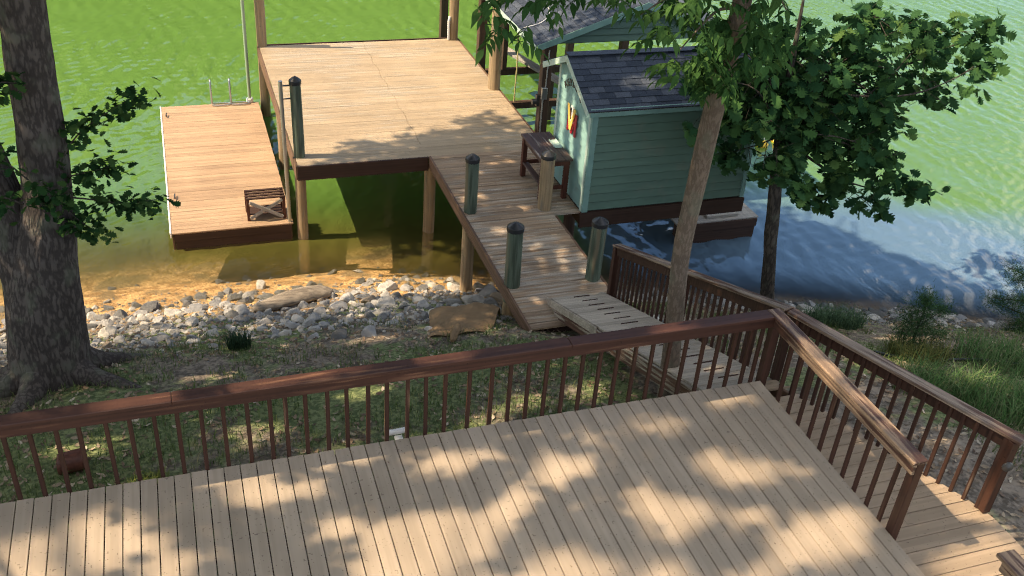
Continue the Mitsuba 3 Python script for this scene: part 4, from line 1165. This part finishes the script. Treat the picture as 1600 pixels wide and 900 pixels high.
# the slim tree in front of the shed
slim = thing('hickory_tree', 'slim straight tree with mottled grey brown bark rising beside the ramp just behind the railing', 'tree')
zs = float(ground_z(5.32, 8.35))
trunk(slim, [(5.34, 8.35, zs - .4), (5.32, 8.35, zs), (5.20, 8.32, -.05), (5.10, 8.30, 1.02), (5.09, 8.25, 1.85), (5.04, 8.1, 2.85), (5.03, 8.0, 3.5), (5.0, 7.9, 4.1), (5.0, 7.9, 7), (4.9, 8.1, 10)],
      [.19, .135, .10, .097, .10, .105, .10, .092, .075, .03], 'bark_slim', n=28, rows=70, amp=.045)
HC = [(.035, .088, .028), (.05, .115, .034), (.075, .155, .045)]


def compound(r, base, direction, L, n=7, leaflet=.17):
    """one feather-like leaf: a stalk with leaflets in pairs and one at the tip"""
    d = np.asarray(direction, float); d /= np.linalg.norm(d)
    ts = np.linspace(0, 1, 7)
    P = base + d * (ts * L)[:, None] + np.array([0, 0, -1.0]) * (.45 * L * ts ** 2)[:, None]
    ms = [tube(P, np.linspace(.004, .002, 7), 4)]
    side = np.cross(d, [0, 0, 1]); side /= np.linalg.norm(side)
    for i in range(n):
        t = .35 + .65 * (i // 2) / max(1, (n - 1) // 2) if i < n - 1 else 1.0
        p = base + d * t * L - np.array([0, 0, .45 * L * t * t])
        if i == n - 1:
            y = d + [0, 0, -.9]
        else:
            y = side * (1 if i % 2 else -1) + d * .5 + np.array([0, 0, -.55 - .4 * r.random()])
        y = y / np.linalg.norm(y)
        x = np.cross(y, [0, 0, 1.0] + r.normal(0, .25, 3)); x /= np.linalg.norm(x)
        v, f = LANCE
        ms.append(xf((v * leaflet * (.75 + .4 * r.random()), f), np.stack([x, y, np.cross(x, y)], 1), p))
    return join(ms)


leafspots = []
for (cx, cz), k, s in (((2.51, 4.01), 5, .13), ((2.62, 3.75), 5, .10), ((2.86, 3.95), 5, .16), ((3.08, 4.05), 4, .12), ((3.45, 4.05), 5, .14), ((3.80, 4.0), 6, .16), ((4.0, 3.82), 5, .14), ((4.24, 3.98), 11, .18), ((4.42, 3.62), 12, .17), ((4.50, 3.32), 8, .14),
                        ((4.75, 3.8), 16, .2), ((4.75, 3.38), 14, .16), ((4.6, 3.1), 6, .12), ((4.95, 3.45), 9, .18), ((5.2, 3.3), 6, .15), ((5.06, 3.85), 12, .2), ((5.25, 3.6), 6, .15), ((4.5, 4.15), 10, .25), ((5.3, 4.1), 8, .2)):
    for _ in range(k):
        leafspots.append(np.array([cx, 7.75, cz]) + tr_.normal(0, 1, 3) * [s, .22, s * .7])
for p in leafspots:
    a = tr_.uniform(0, 6.28)
    m = compound(tr_, p + [0, 0, .1], (math.cos(a), math.sin(a), .1), .24, n=int(tr_.choice([5, 7, 7])), leaflet=.14)
    obj('leaf', m, 'leaf', slim, color=np.repeat(np.array(HC[tr_.integers(3)])[None] * tr_.uniform(.8, 1.2), len(m[0]), 0), smooth=True)
for path in ([(5.0, 7.95, 4.6), (4.4, 7.8, 4.5), (3.5, 7.75, 4.25), (2.5, 7.75, 4.1)], [(5.02, 8.0, 3.9), (4.7, 7.85, 3.9), (4.35, 7.75, 3.6)], [(5.02, 8.0, 4.2), (5.25, 7.8, 4.1), (5.4, 7.7, 3.9)], [(4.7, 7.8, 4.5), (4.3, 7.75, 4.2), (3.9, 7.72, 3.95)]):
    obj('branch', tube(bez(path, 20), np.linspace(.022, .005, 20), 7), 'bark_slim', slim, smooth=60)
cs = crown(slim, tr_, (4.6, 8.3, 8.4), (3.4, 3.4, 3.0), 75, 170, .95, .19, deck_gap)
limbs(slim, tr_, (4.95, 8.0, 6.2), cs[::7], .06, 'bark_slim')

# the young oak at the waterline
yo = thing('young_oak', 'young lobed leaved oak with a dark crooked stem leaning over the water at right', 'tree')
zo = float(ground_z(10.1, 13.1))
trunk(yo, [(10.14, 13.1, zo - .3), (10.07, 13.1, -3.4), (9.98, 13.1, -2.9), (9.89, 13.1, -2.36), (9.80, 13.1, -1.9), (9.74, 13.1, -1.42), (9.64, 13.1, -.8), (9.56, 13.1, -.25), (9.4, 13.05, .5), (9.35, 13.0, 1.4), (9.3, 13, 2.4)],
      [.17, .145, .125, .115, .12, .115, .11, .095, .07, .05, .02], 'bark_young', n=22, rows=70, amp=.09)
ends = [(13.38, 1.78), (13.4, 1.04), (12.42, 1.49), (12.49, .57), (12.75, -1.05), (12.09, -.25), (12.1, -1.75), (10.75, -1.35), (11.46, -.82), (10.79, .09), (11.55, .97), (10.57, 1.67), (9.63, 2.02), (8.67, 2.15), (9.49, 1.18), (8.08, 1.77),
        (7.85, .84), (7.85, .18), (8.5, .07), (8.7, 1.01), (11.7, 2.0), (10.17, .93), (9.0, .45), (9.2, -.35), (11.2, .45), (11.9, .4), (10.2, .3), (12.9, 1.4), (8.3, 1.4), (9.9, 1.6), (12.3, -.8), (11.0, -1.1), (11.0, 1.4), (12.0, 1.9), (13.6, 1.6), (8.9, 1.6), (9.3, .3), (8.2, .5), (8.6, .6), (9.9, .5), (9.9, -.3), (10.3, -.2), (8.9, -.3), (9.6, .9), (8.3, -.2), (10.6, .6), (11.4, -.2)]
fork = np.array([9.5, 13.05, .05])
ms, pos, szs = [], [], []
for j, (ex, ez) in enumerate(ends):
    e = np.array([ex, 13.1 + tr_.normal(0, .45), ez])
    s = fork if j % 3 else np.array([9.38, 13.0, .9])
    if ez < -.6:
        s = fork + [.1, 0, -.1]
    D = np.linalg.norm(e - s)
    mid = s * .5 + e * .5 + tr_.normal(0, .14, 3) * D + [0, 0, .10 * D]
    P = bez([s, mid, e], 16)
    ms.append(tube(P, np.linspace(.009 + .005 * D, .003, 16), 7))
    k = 80
    cn = 9                                                          # leaves sit in tufts at the twig ends
    t = np.repeat(np.r_[14.6, 13.2, 11.6, tr_.beta(2.2, 1.0, cn - 3) * 15], k // cn + 1)[:k]
    i = np.minimum(t.astype(int), 14)
    off = np.repeat(np.clip(tr_.normal(0, 1, (cn, 3)), -1.2, 1.2) * np.r_[.05, .1, .16, [.26] * (cn - 3)][:, None] * [1, 1.05, .65], k // cn + 1, 0)[:k]
    pos.append(P[i] + (P[i + 1] - P[i]) * (t - i)[:, None] + off + tr_.normal(0, .075, (k, 3)))
    for q in range(3):                                             # twigs
        b = P[8 + 2 * q]
        ms.append(tube(bez([b, b + tr_.normal(0, .15, 3), b + tr_.normal(0, .26, 3)], 6), np.linspace(.006, .003, 6), 5))
obj('branch', join(ms), 'bark_young', yo, smooth=60, kind='stuff')
pos = np.vstack(pos)
pos = pos[~((pos[:, 0] < 9.25) & (pos[:, 2] < -.75)) & ~((pos[:, 0] < 8.3) & (pos[:, 2] < .15))]
for hx_, hz_, hr in ((9.19, -.09, .20), (9.47, -.05, .17), (9.42, .1, .14)):              # gaps round the fork, the lake shows through
    pos = pos[(pos[:, 0] - hx_ + (pos[:, 1] - 13.1) * -.7) ** 2 + (pos[:, 2] - hz_ + (pos[:, 1] - 13.1) * .49) ** 2 > hr ** 2]
m, c = leaf_mass(tr_, OAKL, pos, .24, [(.025, .07, .03), (.042, .10, .038), (.065, .145, .045), (.11, .20, .06)], [.3, .35, .25, .1], flat=.6)
obj('crown', m, 'leaf', yo, color=c, smooth=True, kind='stuff')


# pines at the right
def needles(r, centre, rad, n, L=.09):
    o = r.normal(size=(n, 3)) * rad * .5
    d = r.normal(size=(n, 3)) + [0, 0, .5]; d /= np.linalg.norm(d, axis=1, keepdims=True)
    s = np.cross(d, r.normal(size=(n, 3))); s /= np.linalg.norm(s, axis=1, keepdims=True)
    p = np.asarray(centre) + o
    v = np.stack([p - s * .004, p + s * .004, p + d * L], 1).reshape(-1, 3)
    return v, np.arange(3 * n).reshape(-1, 3)


PC = [(.03, .07, .028), (.045, .095, .035), (.06, .12, .045)]
sap = thing('pine_sapling', 'small bushy dark green pine sapling on the bank beyond the outer railing', 'tree')
sx, sy = 10.22, 9.62
sz = float(ground_z(sx, sy))
obj('stem', tube([(sx, sy, sz - .1), (sx, sy, sz + .4), (sx + .02, sy, sz + .95)], [.025, .018, .008], 7), 'bark_young', sap)
nm = [needles(tr_, (sx + dx, sy + dy, sz + h_), rd_, k) for dx, dy, h_, rd_, k in ((0, 0, .25, .30, 900), (0, 0, .5, .27, 900), (0, 0, .75, .22, 800), (0, 0, .95, .15, 500), (.36, .0, .72, .15, 450), (.3, -.1, .3, .2, 500), (-.25, 0, .35, .18, 500), (-.2, .1, .6, .15, 300))]
m = join(nm)
obj('needles', m, 'blade', sap, color=tone_rows(tr_, len(m[0]) // 3, 3, PC), kind='stuff')
obj('side_shoot', tube([(sx, sy, sz + .45), (sx + .36, sy, sz + .7)], [.012, .006], 6), 'bark_young', sap)
pin = thing('pine_tree', 'young pine reaching in from the right edge over the water', 'tree')
px_, py_ = 14.35, 11.0
pz = float(ground_z(px_, py_))
trunk(pin, [(px_, py_, pz - .2), (px_, py_, pz + 1), (px_ + .1, py_, pz + 3.2)], [.07, .055, .02], 'bark_young', n=12, rows=20)
nm, bm = [], []
for h_, a, L in ((.25, 3.3, .75), (.5, 3.6, .9), (.75, 3.0, 1.05), (.95, 3.45, .95), (1.2, 3.1, .85), (1.45, 3.4, .7), (.4, 2.4, .8), (.9, 4.2, .8), (1.1, 2.2, .7), (.8, 0, .8), (1.6, 1, .6), (1.8, 3, .6), (2.3, 4, .5)):
    b = np.array([px_, py_, pz + h_]); e = b + [math.cos(a) * L, math.sin(a) * L, .15 * L]
    bm.append(tube([b, e], [.016, .006], 6))
    for q in np.linspace(.35, 1.0, 6):
        nm.append(needles(tr_, b + (e - b) * q, .17, 170, .08))
obj('branch', join(bm), 'bark_young', pin, kind='stuff')
m = join(nm)
obj('needles', m, 'blade', pin, color=tone_rows(tr_, len(m[0]) // 3, 3, PC), kind='stuff')

# ------------------------------------------------------------------ small things on the bank
logk = thing('driftwood_log', 'flat weathered driftwood log lying across the stones at the waterline', 'log')
a, b = np.array([.80, 14.60, float(ground_z(.8, 14.6)) + .06]), np.array([2.25, 15.28, float(ground_z(2.25, 15.28)) + .10])
P = bez([a, a * .6 + b * .4 + [0, 0, .05], a * .3 + b * .7 + [0, .02, .04], b], 24)
v, f = tube(P, [.05, .10, .12, .14, .15, .16, .17, .18, .19, .2, .2, .2, .2, .21, .21, .2, .2, .2, .19, .19, .18, .16, .13, .08], 18, disp=lambda an, l: 1 + .12 * (meshkit.fbm(np.stack([np.cos(an) * 2, np.sin(an) * 2, an * 0 + l * 1.2], -1), 3, 3) - .5))
cz = np.interp(v[:, 0], P[:, 0], P[:, 2])
v[:, 2] = cz + (v[:, 2] - cz) * .5
obj('wood', (v, f), 'driftwood', logk, smooth=50)
bur = thing('burlap_sheet', 'crumpled brown burlap sheet draped over the stones beside the pier', 'cloth')
U, V = np.meshgrid(np.linspace(0, 1, 44), np.linspace(0, 1, 30))
A, B, Cc, D = (np.array(q) for q in ((2.98, 11.30), (3.95, 11.38), (4.55, 12.50), (3.58, 12.95)))
xy = (1 - V)[..., None] * ((1 - U)[..., None] * A + U[..., None] * B) + V[..., None] * ((1 - U)[..., None] * D + U[..., None] * Cc)
xy = xy + .10 * (np.stack([meshkit.noise(np.stack([U * 3, V * 3, U * 0], -1), 61), meshkit.noise(np.stack([U * 3, V * 3, U * 0], -1), 62)], -1) - .5)
hz = .07 + .24 * V * V * (3 - 2 * V) + .05 * np.exp(-((U - .55) ** 2 + (V - .6) ** 2) * 4) + .06 * (meshkit.fbm(np.stack([U * 3.2, V * 2.2, U * 0], -1), 3, 63) - .5) * 2 - .22 * np.clip(V * 3 - 2, 0, 1) ** 3 - .05 * (np.abs(U - .5) * 2) ** 5
zz = np.interp(shore_y(xy[..., 0]) - xy[..., 1], _GT, _GZ) + hz
v = np.concatenate([np.stack([xy[..., 0], xy[..., 1], zz], -1).reshape(-1, 3), np.stack([xy[..., 0], xy[..., 1], zz - .012], -1).reshape(-1, 3)])
i, j = np.meshgrid(np.arange(29), np.arange(43), indexing='ij')
q = (i * 44 + j).ravel(); N = 44 * 30
f = np.vstack([np.stack([q, q + 1, q + 45], 1), np.stack([q, q + 45, q + 44], 1), np.stack([q + N, q + 45 + N, q + 1 + N], 1), np.stack([q + N, q + 44 + N, q + 45 + N], 1)])
obj('sheet', (v, f), 'burlap', bur, smooth=True)
g0 = np.array([3.30, 10.98, float(ground_z(3.30, 10.98)) + .07]); g1 = np.array([3.52, 11.45, float(ground_z(3.52, 11.45)) + .12])
obj('rolled_end', tube(bez([g0, (g0 + g1) / 2 + [0, 0, .03], g1], 10), [.03, .045, .055, .06, .06, .06, .055, .05, .045, .04], 14), 'burlap', bur, smooth=50)
st = thing('cut_stump', 'small reddish cut log end lying in leaves below the deck railing at left', 'log')
zq = float(ground_z(-1.55, 8.9))
obj('wood', tube([(-1.67, 8.90, zq + .13), (-1.65, 8.90, zq + .13), (-1.41, 8.96, zq + .12), (-1.39, 8.96, zq + .12)], [.10, .12, .12, .10], 14), 'bench_leg_wood', st, smooth=40)
wp = thing('white_pipe', 'short white plastic pipe end lying at the outer edge of the tan deck', 'pipe')
obj('pipe', tube([(1.60, 7.42, -.10), (1.80, 7.43, -.10)], .030, 14), 'white_plastic', wp, smooth=40)
obj('bracket', abox(1.66, 1.74, 7.166, 7.40, -.15, -.125), 'white_plastic', wp)
hs = thing('black_hose', 'thin black hose lying across the grassy bank at the far right', 'hose')
hp = [(9.35 + .2 * k, 9.42 - .075 * k + .03 * math.sin(k)) for k in range(18)]
obj('hose', tube([(x, y_, float(ground_z(x, y_)) + .035) for x, y_ in hp], .02, 7), 'cap_black', hs, smooth=50)
# stepping edge boards and rocks under the ramp foot
